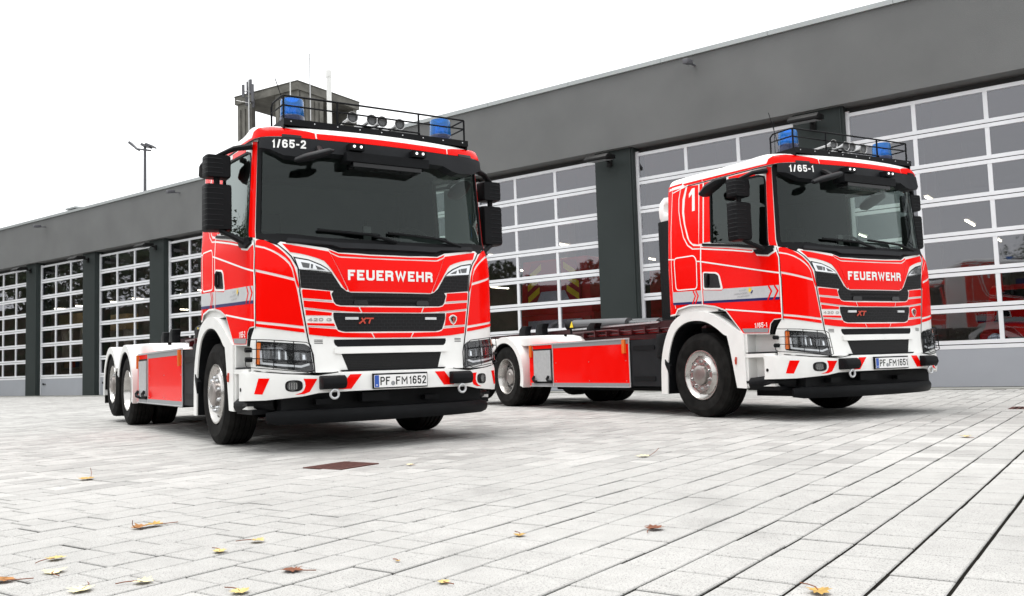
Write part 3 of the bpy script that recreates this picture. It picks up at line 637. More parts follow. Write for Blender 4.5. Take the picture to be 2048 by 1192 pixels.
    sp_obj('grille_lip', [([(-.52, .693), (.52, .693), (.50, .679), (-.50, .679)][::-1], BODY, .03, .03)], 'black_plastic', root)
    for sg in (-1, 1):
        sp_obj('air_slit', [([(sg * .70 + a, .968 - k * .014), (sg * .70 + a + .075, .966 - k * .014), (sg * .70 + a + .075, .960 - k * .014), (sg * .70 + a, .962 - k * .014)][::-1], BODY, .002, 0) for k in range(3) for a in (-.037,)], 'shut_gap', root)
    # LED strips, badges
    for a in (-.457, .335):
        l = sp_obj('led_strip', [([(a, 1.142), (a + .122, 1.142), (a + .122, 1.165), (a, 1.165)], BODY, .012, .012)], 'alu', xg)
    for nm, st_ in (('x_badge', ([(-.328, 1.106), (-.262, 1.158)], [(-.305, 1.158), (-.272, 1.106)])), ('t_badge', ([(-.258, 1.153), (-.190, 1.153)], [(-.220, 1.153), (-.238, 1.106)]))):
        sp_obj(nm, [(q, BODY, .012 + .002 * i_, .006) for i_, l_ in enumerate(st_) for q in line_poly(l_, .013)], 'badge_red', xg)
    skin_text('power_badge', '420', -.791, -.655, 1.129, 1.158, BODY, .006, 'hub_silver', root, .26)
    skin_text('power_badge', 'G', -.626, -.58, 1.129, 1.155, BODY, .006, 'hub_silver', root, .26)
    SHD = [(.65, 1.192), (.676, 1.184), (.694, 1.17), (.692, 1.14), (.676, 1.112), (.652, 1.094), (.625, 1.112), (.606, 1.142), (.602, 1.166), (.624, 1.185)][::-1]
    def shrink(p, k): c = np.mean(p, 0); return [tuple(c + (np.array(q) - c) * k) for q in p]
    bo = sp_obj('griffin_badge', [(SHD, BODY, .009, .004)], 'white_line', root)
    sp_obj('badge_shield', [(shrink(SHD, .84), BODY, .013, .004)], 'steel', bo); sp_obj('badge_field', [(shrink(SHD, .62), BODY, .015, .002)], 'ink', bo)
    sp_obj('badge_head', [([(.636, 1.158), (.66, 1.165), (.668, 1.15), (.658, 1.138), (.666, 1.125), (.65, 1.112), (.64, 1.128), (.645, 1.142)][::-1], BODY, .017, .002)], 'badge_red', bo)
    skin_text('hood_lettering', 'FEUERWEHR', -.425, .425, 1.497, 1.590, BODY, .009, 'white_line', hood, .235)
    # upper position lights
    SL = [(-.888, 1.683), (-.771, 1.664), (-.67, 1.623), (-.619, 1.593), (-.580, 1.564), (-.859, 1.588)]
    for sg in (0, 1):
        f = (lambda q: q) if sg == 0 else mir
        pl = sp_obj('position_light', [(f([(-.905, 1.70), (-.77, 1.676), (-.665, 1.634), (-.612, 1.602), (-.565, 1.556), (-.862, 1.578)]), BODY, .002, 0)], 'gloss_black', root)
        sp_obj('light_reflector', [(f(SL), BODY, .005, .003)], 'chrome', pl)
        sp_obj('light_module', [(f(q), BODY, .009, .004) for q in ([(-.84, 1.65), (-.765, 1.638), (-.772, 1.598), (-.825, 1.603)], [(-.755, 1.635), (-.735, 1.63), (-.742, 1.594), (-.757, 1.596)], [(-.715, 1.622), (-.655, 1.597), (-.63, 1.583), (-.70, 1.588)])], 'cylinder_grey', pl)
        # headlights
        HL = round_poly([(-1.235, .968), (-.82, .932), (-.775, .905), (-.752, .675), (-.816, .69), (-1.258, .757)], .02)
        hl = sp_obj('headlight', [(f(HL), BODY, .004, .002)], 'gloss_black', root)
        sp_obj('headlight_indicator', [(f([(-1.228, .955), (-1.192, .95), (-1.21, .765), (-1.25, .768)]), BODY, .012, .008)], 'amber', hl)
        RF = round_poly([(-1.175, .905), (-1.03, .91), (-.985, .88), (-.965, .79), (-1.17, .79)], .02)
        sp_obj('headlight_reflector', [(f(RF), BODY, .010, .006), (f(round_poly([(-.915, .865), (-.82, .85), (-.81, .79), (-.925, .79)], .012)), BODY, .010, .006)], 'lamp_dark', hl)
        for (cx, cz, wx, hz, mm) in ((-1.145, .845, .022, .052, 'lamp_dark'), (-1.105, .842, .013, .048, 'gloss_black'), (-1.072, .845, .017, .052, 'lamp_dark'), (-1.04, .842, .008, .05, 'chrome'), (-1.012, .84, .012, .045, 'gloss_black'), (-.985, .83, .006, .04, 'chrome'), (-.897, .825, .014, .034, 'lamp_dark'), (-.862, .822, .010, .03, 'gloss_black'), (-.836, .815, .012, .022, 'chrome')):
            sp_obj('headlight_facet', [(f([(cx - wx, cz - hz), (cx + wx, cz - hz * .96), (cx + wx * .7, cz + hz * .9), (cx - wx * .8, cz + hz)]), BODY, .017, .006)], mm, hl)
        sp_obj('daylight_bar', [(f(q), BODY, .014, .008) for q in line_poly([(-1.19, .885), (-1.19, .775), (-1.05, .755), (-.86, .735), (-.79, .755)], .018)], 'alu', hl)
        sp_obj('headlight_divider', [(f(q), BODY, .016, .008) for q in line_poly([(-.985, .90), (-.945, .80), (-.93, .765)], .016)], 'black_plastic', hl)
        sp_obj('headlight_cover', [(f(HL), BODY, .026, 0)], 'lens_clear', hl)
        # wire guard
        gpts = []
        for path in ([(-1.30, .985), (-1.1, .972), (-.815, .94), (-.78, .915), (-.758, .695), (-.816, .678), (-1.30, .742), (-1.335, .76), (-1.335, .80)], [(-1.335, .90), (-1.1, .885), (-.772, .86)], [(-1.335, .825), (-1.1, .80), (-.765, .765)],
                     [(-1.2, .98), (-1.21, .745)], [(-1.07, .97), (-1.085, .72)], [(-.92, .955), (-.925, .70)]):
            dn = []
            for (a, b) in zip(path, path[1:]):
                for t in np.linspace(0, 1, 5)[:-1]: dn.append((a[0] * (1 - t) + b[0] * t, a[1] * (1 - t) + b[1] * t))
            dn.append(path[-1]); dn = f(dn); q = np.array(dn); p = BODY.P(q[:, 0], q[:, 1]) + BODY.N(q[:, 0], q[:, 1]) * .055; gpts.append([tuple(v) for v in p])
        bm = B()
        for p in gpts: tube(bm, p, .0038, 5)
        obj('headlight_guard', bm, 'black_plastic', root, smooth=True)
        for zc in (.895, .81):
            p = BODY.P(-1.33 if sg == 0 else 1.33, zc); s_ = -1 if sg == 0 else 1
            obj('guard_hinge', tube(B(), [(p[0], p[1], zc), (p[0] + s_ * .055, p[1], zc)], .022, 8), 'black_plastic', root, smooth=True)
    # ---------- windscreen
    WS = round_poly([(-1.165, 1.885), (1.165, 1.885), (1.17, 2.70), (-1.17, 2.70)], .08)
    sp_obj('windscreen', [(WS, BODY, -.008, 0)], 'windscreen', root)
    fr = [(p, BODY, .003, .02) for q in ([(-1.205, 1.87), (-1.158, 1.90), (-1.163, 2.70), (-1.205, 2.76)],) for p in (q, mir(q))]
    sp_obj('windscreen_frame', fr + [([(-1.2, 2.665), (1.2, 2.665), (1.2, 2.76), (-1.2, 2.76)], BODY, .002, .01)], 'black_plastic', root)
    # ---------- sun visor + roof band
    VL = [(-1.215, 2.772), (-1.225, 2.68), (-1.12, 2.655), (-1.0, 2.6), (-.8, 2.585), (-.72, 2.60), (-.62, 2.64), (.62, 2.64), (.72, 2.60), (.8, 2.585), (1.0, 2.6), (1.12, 2.655), (1.225, 2.68), (1.215, 2.772), (.7, 2.760), (-.7, 2.760)]
    vis = sp_obj('sun_visor', [(VL, VISOR, .012, .11)], 'dark_plastic', root)
    RB = [(-1.35, 2.784), (-1.21, 2.779), (-1.014, 2.779), (-.707, 2.767), (-.711, 2.824), (-.77, 2.838), (-1.098, 2.872), (-1.225, 2.868), (-1.294, 2.843)]
    RC = [(-.69, 2.767), (.69, 2.767), (.694, 2.822), (-.694, 2.822)]
    for P_ in (RB, mir(RB), RC): sp_obj('roof_band', [(P_, VISOR, .006, .006)], 'red_paint', root)
    for P_ in ([(-1.013, 2.768), (-.838, 2.764), (-.838, 2.789), (-1.013, 2.797)], [(.838, 2.764), (1.013, 2.768), (1.013, 2.797), (.838, 2.789)]): sp_obj('marker_light', [(P_, VISOR, .014, .01)], 'gloss_black', root)
    # camera rail hanging under the visor
    bm = B(); box(bm, -.43, .40, -1.62, -1.46, 2.575, 2.66); o = obj('wiper_camera_rail', bm, 'black_plastic', root, bevel=.02)
    bm = B(); box(bm, -.36, .33, -1.60, -1.44, 2.535, 2.574); obj('rail_lower_cover', bm, 'gloss_black', o, bevel=.012)
    for x in (-.334, .293):
        bm = B(); box(bm, x - .068, x + .068, -1.645, -1.52, 2.675, 2.735); tl = obj('twin_light', bm, 'black_plastic', root, bevel=.006)
        for k in (-.033, .033):
            bm = lathe(B(), [(.012, 0), (.012, -.006), (.006, -.011), (0, -.011)], 'y', (x + k, -1.644, 2.706), 12); obj('led_lamp', bm, 'led', tl, smooth=True)
    # front mirror
    bm = B(); tube(bm, [(-.60, -1.73, 2.622), (-.64, -1.735, 2.612), (-.70, -1.715, 2.592), (-.82, -1.645, 2.56), (-.89, -1.595, 2.538), (-.905, -1.582, 2.532)], [.02, .055, .068, .068, .05, .015], 12, flat=.5); fm = obj('front_mirror', bm, 'dark_plastic', root, smooth=True)
    bm = B(); tube(bm, [(-.70, -1.68, 2.60), (-.68, -1.60, 2.65), (-.66, -1.53, 2.68)], .03, 8); obj('front_mirror_arm', bm, 'black_plastic', fm, smooth=True)
    # ---------- side mirrors
    for sg in (-1, 1):
        arm = B()
        tube(arm, [(sg * 1.16, -1.20, 2.72), (sg * 1.30, -1.13, 2.70), (sg * 1.42, -1.06, 2.64), (sg * 1.43, -1.04, 2.55)], [.045, .035, .03, .03], 8, flat=.7)
        tube(arm, [(sg * 1.22, -1.16, 1.85), (sg * 1.30, -1.12, 1.90), (sg * 1.40, -1.06, 1.96), (sg * 1.43, -1.045, 2.05)], [.04, .034, .03, .03], 8, flat=.8)
        tube(arm, [(sg * 1.43, -1.04, 2.0), (sg * 1.43, -1.03, 2.6)], .028, 8)
        mr = obj('mirror_arm', arm, 'black_plastic', root, smooth=True)
        for nm, z0, z1, ww in (('main_mirror', 1.955, 2.385, .118), ('wide_mirror', 2.435, 2.645, .112)):
            # cowl shape: wider at the back plane, tapered to the front
            bm = B(); sec = []
            for (y, kx, kz) in ((-.965, 1.0, 1.0), (-1.0, 1.0, 1.0), (-1.05, .99, .99), (-1.085, .95, .97), (-1.10, .88, .93)):
                zc = (z0 + z1) / 2; hz = (z1 - z0) / 2 * kz; hx = ww * kx; x0 = sg * 1.425
                p = round_poly([(x0 - hx, zc - hz), (x0 + hx, zc - hz * .96), (x0 + hx, zc + hz), (x0 - hx, zc + hz)], .024, 3)
                sec.append([bm.verts.new((a, y, b)) for a, b in p])
            n = len(sec[0])
            for a, b in zip(sec, sec[1:]):
                for k in range(n): bm.faces.new((a[k], a[(k + 1) % n], b[(k + 1) % n], b[k]))
            bm.faces.new(sec[-1]); bm.faces.new(sec[0][::-1])
            mm = obj(nm, bm, 'black_plastic', root, smooth=True)
            bm = B(); nr = 8 if nm == 'main_mirror' else 4
            for k in range(nr):
                z = z0 + (z1 - z0) * (k + 1) / (nr + 1)
                tube(bm, [(sg * (1.425 + ww), -.985, z), (sg * (1.424 + ww), -1.05, z), (sg * (1.419 + ww), -1.084, z), (sg * (1.411 + ww), -1.10, z), (sg * 1.44, -1.103, z), (sg * 1.39, -1.099, z)], .0042, 5)
            obj('mirror_rib', bm, 'dark_plastic', mm, smooth=True)
            bm = B(); box(bm, x0 - ww * .86, x0 + ww * .86, -.966, -.962, z0 + .025, z1 - .025); obj('mirror_glass', bm, 'chrome', mm)
        # kerb mirror above the window
        bm = B(); tube(bm, [(sg * 1.22, -.62, 2.735), (sg * 1.27, -.60, 2.735), (sg * 1.32, -.57, 2.70)], .03, 8); k = obj('kerb_mirror_arm', bm, 'black_plastic', root, smooth=True)
        bm = B(); tube(bm, [(sg * 1.33, -.72, 2.72), (sg * 1.345, -.66, 2.70), (sg * 1.35, -.52, 2.655), (sg * 1.345, -.40, 2.60), (sg * 1.335, -.36, 2.585)], [.02, .085, .11, .09, .03], 12, flat=.5); obj('kerb_mirror', bm, 'dark_plastic', k, smooth=True)
    # ---------- roof rack, beacons, horns
    rk = B(); box(rk, -.945, .945, -1.435, -1.42, 2.892, 2.95); box(rk, -.945, .945, -1.419, -1.02, 2.935, 2.95)
    box(rk, -.945, -.93, -1.419, -1.02, 2.86, 2.934); box(rk, .93, .945, -1.419, -1.02, 2.86, 2.934)
    rack = obj('roof_rack_plate', rk, 'black_plastic', root)
    for k in range(9): obj('rack_bolt', lathe(B(), [(.006, 0), (.006, -.003), (0, -.004)], 'y', (-.88 + k * .22, -1.436, 2.925), 8), 'alu', rack)
    bm = B(); yf, zt, zm = -1.385, 3.17, 3.10
    loop = [(-.935, -1.06, 2.91), (-.935, -1.06, 3.14), (-.935, -1.10, 3.172), (-.935, -1.34, 3.172), (-.925, yf, 3.17), (-.42, yf, 3.172), (.42, yf, 3.172), (.925, yf, 3.17), (.935, -1.34, 3.172), (.935, -1.10, 3.172), (.935, -1.06, 3.14), (.935, -1.06, 2.91)]
    tube(bm, loop, .0095, 8)
    for x in (-.93, -.42, .42, .93): tube(bm, [(x, yf, 2.92), (x, yf, 3.165)], .010, 8)
    tube(bm, [(-.93, yf + .012, 3.085), (.93, yf + .012, 3.085)], .008, 6)
    for x in (-.935, .935): tube(bm, [(x, yf, 3.085), (x, -1.06, 3.085)], .008, 6)
    tube(bm, [(-.42, yf - .005, 2.945), (-.40, yf - .025, 2.975), (.41, yf - .025, 2.975), (.43, yf - .005, 2.945)], .010, 8)
    obj('roof_rack_rail', bm, 'black_plastic', root, smooth=True)
    for x in (-.776, .776):
        bm = lathe(B(), [(.108, 2.945), (.113, 2.95), (.113, 3.035), (.106, 3.045)], 'z', (x, -1.17, 0), 28); be = obj('beacon', bm, 'beacon_base', root, smooth=True)
        bm = lathe(B(), [(.108, 3.042), (.109, 3.055), (.104, 3.185), (.098, 3.202), (.06, 3.208), (0, 3.208)], 'z', (x, -1.17, 0), 28); obj('beacon_dome', bm, 'beacon_blue', be, smooth=True)
        bm = lathe(B(), [(.05, 3.04), (.055, 3.06), (.05, 3.15), (.02, 3.165), (0, 3.165)], 'z', (x, -1.17, 0), 16); obj('beacon_reflector', bm, 'chrome', be, smooth=True)
    for k, x in enumerate((-.256, -.06, .047, .232)):
        ln = (.42, .34, .38, .46)[k]; z = 3.062 - .003 * k
        bm = lathe(B(), [(.012, ln), (.013, ln * .6), (.018, ln * .3), (.026, .07), (.040, .02), (.051, 0), (.055, -.004), (.055, -.008), (.049, -.006), (.036, .02), (.016, .10), (0, .12)], 'y', (x, -1.35, z), 20); ah = obj('air_horn', bm, 'steel', root, smooth=True); obj('horn_mouth', lathe(B(), [(.04, 0), (.03, .008), (0, .01)], 'y', (x, -1.352, z), 16), 'cylinder_grey', ah)
    bm = B(); box(bm, -.28, .27, -1.12, -1.02, 2.945, 3.02); box(bm, -.10, .12, -1.25, -1.05, 2.945, 3.03); obj('horn_mount', bm, 'black_plastic', root, bevel=.008)
    for x in (-.17, .0, .1): obj('horn_valve', lathe(B(), [(.035, 0), (.035, -.05), (0, -.055)], 'y', (x, -1.25, 2.985), 14), 'steel', root, smooth=True)
    # ---------- bumper
    BT = [(-1.56, .70), (-1.335, .705), (-1.03, .676), (-.744, .655), (-.57, .678), (.57, .678), (.744, .655), (1.03, .676), (1.335, .705), (1.56, .70)]
    BBm = [(1.56, .452), (1.19, .457), (.88, .481), (.746, .505), (.43, .512), (-.43, .512), (-.746, .505), (-.88, .481), (-1.19, .457), (-1.56, .452)]
    bmp = sp_obj('bumper', [(BBm[::-1] + BT[::-1], BUMP, 0, .14)], 'white_paint', root)
    # return ledge on top of the bumper back to the body
    ssb = np.linspace(-1.5, 1.5, 61); zt_ = np.interp(ssb, [p[0] for p in BT], [p[1] for p in BT]); p = BUMP.P(ssb, zt_); n = BUMP.N(ssb, zt_); bm = B()
    va = [bm.verts.new(tuple(a)) for a in p]; vb = [bm.verts.new((a[0] * .94, a[1] + .19, a[2] + .008)) for a in p]
    for k in range(60): bm.faces.new((va[k], va[k + 1], vb[k + 1], vb[k]))
    obj('bumper_ledge', bm, 'white_paint', bmp)
    for f in (lambda q: q, mir): sp_obj('bumper_gap', [(f(q), BUMP, .002, 0) for q in line_poly([(-1.30, .712), (-1.03, .681), (-.75, .659), (-.57, .681)], .008)], 'shut_gap', bmp)
    S1 = [(-1.26, .646), (-1.305, .512), (-1.224, .508), (-1.158, .643)]
    S2 = [(-.871, .632), (-.859, .602), (-.856, .568), (-.868, .536), (-.89, .514), (-.946, .497), (-.867, .501), (-.82, .519), (-.755, .628)]
    S3 = [(-.465, .657), (-.555, .531), (-.445, .531), (-.365, .657)]
    S3 = [(-.468, .656), (-.575, .53), (-.46, .53), (-.362, .656)]
    for P_ in (S1, S2, S3):
        for q in (P_, mir(P_)): sp_obj('warning_stripe', [(q, BUMP, .002, 0)], 'red_paint', bmp)
    for sg in (-1, 1):
        c = np.array([sg * .952, .573]); hole = [(c[0] + .074 * math.copysign(abs(math.cos(a)) ** .7, math.cos(a)), c[1] + .049 * math.copysign(abs(math.sin(a)) ** .7, math.sin(a))) for a in np.linspace(0, 2 * math.pi, 25)[:-1]]
        fo = sp_obj('fog_light', [(hole, BUMP, .004, .004)], 'gloss_black', bmp)
        cc = (sg * .962, .573); sp_obj('fog_lens', [([(cc[0] + .043 * math.cos(a), cc[1] + .041 * math.sin(a)) for a in np.linspace(0, 2 * math.pi, 21)[:-1]], BUMP, .014, .012)], 'lamp_dark', fo)
        for k in range(4): sp_obj('fog_rib', [([(cc[0] - .03 + k * .02, .545), (cc[0] - .022 + k * .02, .545), (cc[0] - .022 + k * .02, .60), (cc[0] - .03 + k * .02, .60)], BUMP, .016, .002)], 'chrome', fo)
        # black winch cover and towing eye
        x = sg * .63; y = float(BUMP.P(x, .6)[1])
        bm = B(); prism(bm, [(y + .03, .532), (y - .075, .54), (y - .10, .58), (y - .09, .632), (y - .05, .652), (y + .03, .652)], 'x', x - .108, x + .108); obj('tow_cover', bm, 'black_plastic', root, bevel=.012)
        bm = B(); tube(bm, [(x + .037 * math.cos(a), y - .06, .492 + .037 * math.sin(a)) for a in np.linspace(0, 2 * math.pi, 21)], .011, 8, cap=False); tube(bm, [(x, y - .06, .525), (x, y - .03, .56)], .014, 8); obj('towing_eye', bm, 'alu', root, smooth=True)
        bm = lathe(B(), [(.018, 0), (.018, sg * .004), (0, sg * .005)], 'x', (sg * 1.272, -1.17, .55), 12); obj('bumper_plug', bm, 'ink', bmp)
    # lower bar and black underrun
    bm = B(); pts = [(x, -1.345 - .27 * (1 - (abs(x) / 1.1) ** 2.6), .302) for x in np.linspace(-1.1, 1.1, 25)]
    pr = [(-.03, -.055), (.02, -.062), (.045, -.03), (.05, .02), (.03, .058), (-.02, .062)]
    rows = []
    for i, q in enumerate(pts):
        q = Vector(q); t = (Vector(pts[min(i + 1, 24)]) - Vector(pts[max(i - 1, 0)])).normalized(); nn = Vector((t.y, -t.x, 0))
        k = .75 if i in (0, 24) else 1
        rows.append([bm.verts.new(q + nn * a * k + Vector((0, 0, b * k))) for a, b in pr])
    for a, b in zip(rows, rows[1:]):
        for k in range(6): bm.faces.new((a[k], a[(k + 1) % 6], b[(k + 1) % 6], b[k]))
    bm.faces.new(rows[0]); bm.faces.new(rows[-1][::-1])
    obj('lower_bumper_bar', bm, 'black_plastic', root, smooth=True)
    bm = B(); box(bm, -1.0, 1.0, -1.44, -1.25, .30, .50); box(bm, -.30, -.03, -1.56, -1.45, .41, .49); box(bm, .35, .50, -1.52, -1.45, .40, .44); box(bm, -.72, -.58, -1.53, -1.45, .40, .45); obj('underrun_beam', bm, 'black_plastic', root)
    for sg in (-1, 1):
        bm = B(); tube(bm, [(sg * 1.0, -1.3, .43), (sg * 1.17, -1.15, .43), (sg * 1.18, -.85, .40)], .07, 10); obj('air_duct', bm, 'black_plastic', root, smooth=True)
    # licence plate
    bm = B(); box(bm, -.268, .268, -1.735, -1.71, .522, .656); obj('plate_holder', bm, 'black_plastic', root, bevel=.005)
    bm = B(); box(bm, -.260, .260, -1.740, -1.735, .532, .642); pl = obj('licence_plate', bm, 'plate_white', root)
    bm = B(); box(bm, -.257, -.215, -1.7415, -1.740, .535, .639); obj('plate_band', bm, 'plate_blue', pl)
    bm = B(); lathe(bm, [(.02, 0), (.02, -.0015), (0, -.002)], 'y', (-.079, -1.740, .566), 16); obj('plate_seal', bm, 'reflex_grey', pl)
    # ---------- front arch, steps
    for sg in (-1, 1):
        x0, x1 = sg * 1.235, sg * .93
        def band(outer, inner, m, name, xa=x0, xb=x1, bev=.012):
            bm = B(); n = len(outer)
            O1 = [bm.verts.new((xa, *p)) for p in outer]; I1 = [bm.verts.new((xa, *p)) for p in inner]; O2 = [bm.verts.new((xb, *p)) for p in outer]; I2 = [bm.verts.new((xb, *p)) for p in inner]
            for k in range(n - 1):
                bm.faces.new((O1[k], O1[k + 1], I1[k + 1], I1[k])); bm.faces.new((O2[k], I2[k], I2[k + 1], O2[k + 1])); bm.faces.new((O1[k], O2[k], O2[k + 1], O1[k + 1])); bm.faces.new((I1[k], I1[k + 1], I2[k + 1], I2[k]))
            for k in (0, n - 1): bm.faces.new((O1[k], I1[k], I2[k], O2[k]))
            return obj(name, bm, m, root, bevel=bev)
        O = [(.70, .27), (.68, .66), (.60, .92), (.46, 1.13), (.26, 1.235), (.03, 1.262), (-.23, 1.228), (-.46, 1.13), (-.64, 1.03), (-.80, .955)]
        I = [(.58, .27), (.555, .62), (.50, .84), (.39, 1.03), (.22, 1.125), (.03, 1.15), (-.17, 1.125), (-.34, 1.05), (-.47, .965), (-.53, .945)]
        # smooth both curves
        Os = cat_spline(O, 3); Is = cat_spline(I, 3)
        band([tuple(p) for p in Os], [tuple(p) for p in Is], 'white_paint', 'front_fender')
        lin = lambda k: [(p[0] * k, .5 + (p[1] - .5) * k) for p in Is]
        band(lin(.992), lin(.972), 'black_plastic', 'fender_liner', sg * 1.222, sg * .90, 0)
        Os = [(-.795, .957), (-.80, .80), (-.80, .6), (-.81, .35)]; Is = [(-.525, .948), (-.565, .80), (-.605, .6), (-.655, .355)]
        band(Os, Is, 'white_paint', 'fender_front_leg', bev=.01)
        band([(a_ + .006, b_) for a_, b_ in Is], [(a_ + .02, b_) for a_, b_ in Is], 'black_plastic', 'fender_liner', sg * 1.222, sg * .90, 0)
        bm = B(); box(bm, sg * .90, sg * 1.19, -.35, .45, 1.24, 1.36); obj('fender_top', bm, 'white_paint', root, bevel=.03)
        bm = B(); prism(bm, [(.60, .70), (.60, .64), (.52, .50), (.50, .62)], 'x', sg * 1.2, sg * 1.245); box(bm, sg * .6, sg * 1.0, -.78, .55, 1.15, 1.2); box(bm, sg * .84, sg * .92, .35, .6, .4, 1.2); obj('wheel_well', bm, 'black_plastic', root)
        # recessed step well
        bm = B(); box(bm, sg * 1.02, sg * 1.09, -1.24, -.78, .36, .95); box(bm, sg * 1.09, sg * 1.215, -.83, -.795, .36, .95); sw = obj('step_well', bm, 'white_paint', root)
        bm = B(); box(bm, sg * 1.08, sg * 1.225, -1.245, -.80, .69, .73); obj('step_ledge', bm, 'white_paint', sw, bevel=.006)
        bm = B(); box(bm, sg * 1.07, sg * 1.215, -1.25, -.79, .731, .748); obj('step_tread', bm, 'dark_plastic', sw, bevel=.004)
        bm = B(); box(bm, sg * 1.05, sg * 1.235, -1.23, -.80, .405, .432); obj('step_tread', bm, 'dark_plastic', sw, bevel=.004)
        bm = B(); box(bm, sg * 1.06, sg * 1.225, -1.22, -.80, .375, .404); obj('step_edge', bm, 'white_paint', sw)
        bm = B(); box(bm, sg * 1.0, sg * 1.2, -1.26, -.79, .33, .374); obj('step_underside', bm, 'black_plastic', sw)
        bm = B(); prism(bm, [(-1.335, 1.085), (-1.235, 1.085), (-1.19, 1.03), (-1.17, .93), (-1.21, .93), (-1.235, 1.0)], 'x', sg * 1.09, sg * 1.205); obj('door_step_gap', bm, 'shut_gap', root)
        bm = B(); tube(bm, [(sg * 1.236, -.665, .70), (sg * 1.243, -.66, .66), (sg * 1.236, -.655, .62)], .013, 6); obj('side_reflector', bm, 'badge_red', root, smooth=True)
    # ---------- wheels
    for sg in (-1, 1):
        make_wheel(root, 0, .50, sg, 'front'); make_wheel(root, 4.90, .50, sg, 'rear'); make_wheel(root, 6.20, .585, sg, 'tag')
    # ---------- chassis
    bm = B(); box(bm, -.72, .72, -1.2, .6, .45, 1.08); box(bm, -.5, .5, .6, 1.5, .42, .85); obj('engine_block', bm, 'black_plastic', root)
    bm = B(); box(bm, -.84, .84, -1.24, -.55, .25, .44); box(bm, -.62, .62, .6, 4.2, .27, .76); box(bm, -.5, .5, 4.2, 6.9, .45, .76); obj('belly_light_block', bm, 'black_plastic', root)  # plain boxes added to block light and deepen the shadow below
    bm = B(); tube(bm, [(-1.0, 0, .46), (1.0, 0, .46)], .07, 8); tube(bm, [(-.9, 4.9, .5), (.9, 4.9, .5)], .10, 10); tube(bm, [(-.9, 6.2, .585), (.9, 6.2, .585)], .07, 8); lathe(bm, [(.0, 4.65), (.16, 4.7), (.22, 4.9), (.16, 5.1), (0, 5.15)], 'y', (0, 0, .5), 16); obj('axle', bm, 'black_plastic', root)
    for sg in (-1, 1):
        bm = B(); box(bm, sg * .40, sg * .47, .2, 7.0, .78, 1.06); obj('frame_rail', bm, 'frame_maroon', root)
        bm = B(); box(bm, sg * .30, sg * .42, .75, 6.9, 1.08, 1.24); obj('hook_frame_rail', bm, 'frame_maroon', root)
        bm = B(); tube(bm, [(sg * .30, 4.25, 1.32), (sg * .30, 2.6, 1.26)], .085, 14); c_ = obj('lift_cylinder', bm, 'cylinder_grey', root, smooth=True)
        bm = B(); tube(bm, [(sg * .30, 4.27, 1.321), (sg * .30, 4.1, 1.314)], .092, 14); obj('cylinder_collar', bm, 'black_plastic', c_, smooth=True)
        bm = B(); prism(bm, [(4.12, 1.27), (4.02, 1.27), (4.06, 1.37)], 'x', sg * .385, sg * .392); obj('warning_label', bm, 'yellow', c_)
        bm = B(); tube(bm, [(sg * .30, 2.6, 1.26), (sg * .30, 1.9, 1.235)], .045, 10); obj('cylinder_rod', bm, 'lamp_dark', c_, smooth=True)
        bm = B(); box(bm, sg * .44, sg * .46, 1.7, 4.0, 1.215, 1.24); obj('perforated_strip', bm, 'alu', root)
        for y0, hh in ((3.05, 1.30), (4.62, 1.38), (5.2, 1.36)):
            bm = B(); prism(bm, [(y0, 1.12), (y0 + .26, 1.12), (y0 + .22, hh - .06), (y0 + .12, hh), (y0 - .03, hh - .01), (y0 + .02, hh - .09)], 'x', sg * .50, sg * .62); obj('body_lock', bm, 'black_plastic', root, bevel=.008)
        bm = B(); tube(bm, [(sg * .62, 1.0, 1.08), (sg * .62, 3.6, 1.10)], .018, 6); tube(bm, [(sg * .66, 1.0, 1.12), (sg * .66, 2.2, 1.12), (sg * .66, 2.6, 1.16), (sg * .66, 3.6, 1.16)], .014, 6); obj('hydraulic_pipe', bm, 'frame_maroon', root, smooth=True)
        for k in range(7): bm = B(); box(bm, sg * .59, sg * .69, 1.4 + k * .31, 1.43 + k * .31, 1.07, 1.14 + .03 * (k % 2)); obj('pipe_clamp', bm, 'frame_maroon', root)
        # side box
        xo, xi = sg * 1.185, sg * .62
        bm = B(); box(bm, xi, xo, 1.42, 4.10, .35, .985); sb = obj('side_skirt_box', bm, 'red_paint', root); bm = B(); box(bm, xi, xo, 1.42, 4.10, .332, .349); obj('skirt_bounce_block', bm, 'black_plastic', sb); bm = B(); box(bm, xi, xo, 1.406, 1.419, .35, .983); obj('skirt_end', bm, 'dark_plastic', sb)  # black bottom plate added to stop red bounce light on the paving
        for nm, (y0, y1, z0, z1), mm, dd in (('skirt_strip', (1.44, 3.37, .925, .983), 'reflex_grey', .002), ('skirt_strip', (1.44, 4.06, .352, .40), 'reflex_grey', .002), ('skirt_strip', (3.98, 4.09, .90, .96), 'reflex_grey', .002)):
            bm = B(); box(bm, xo, xo + sg * dd, y0, y1, z0, z1); obj(nm, bm, mm, sb)
        bm = B(); box(bm, xo, xo + sg * .012, 1.40, 4.0, .983, 1.003); box(bm, xo, xo + sg * .008, 1.405, 1.425, .345, .983); box(bm, xo, xo + sg * .008, 1.425, 4.11, .34, .352); box(bm, xo, xo + sg * .008, 3.37, 3.39, .352, .983); obj('skirt_trim', bm, 'alu', sb)
        bm = B(); box(bm, xo, xo + sg * .006, 3.40, 3.97, .39, .925); obj('tool_locker_frame', bm, 'black_plastic', sb)
        bm = B(); box(bm, xo, xo + sg * .02, 3.43, 3.94, .42, .90); lk = obj('tool_locker_door', bm, 'alu', sb, bevel=.006)
        for yy in (3.47, 3.90):
            bm = B(); tube(bm, [(xo + sg * .015, yy - .05, .415), (xo + sg * .05, yy, .43), (xo + sg * .05, yy + .03, .46), (xo + sg * .02, yy + .03, .50)], .022, 7); obj('locker_latch', bm, 'black_plastic', lk, smooth=True)
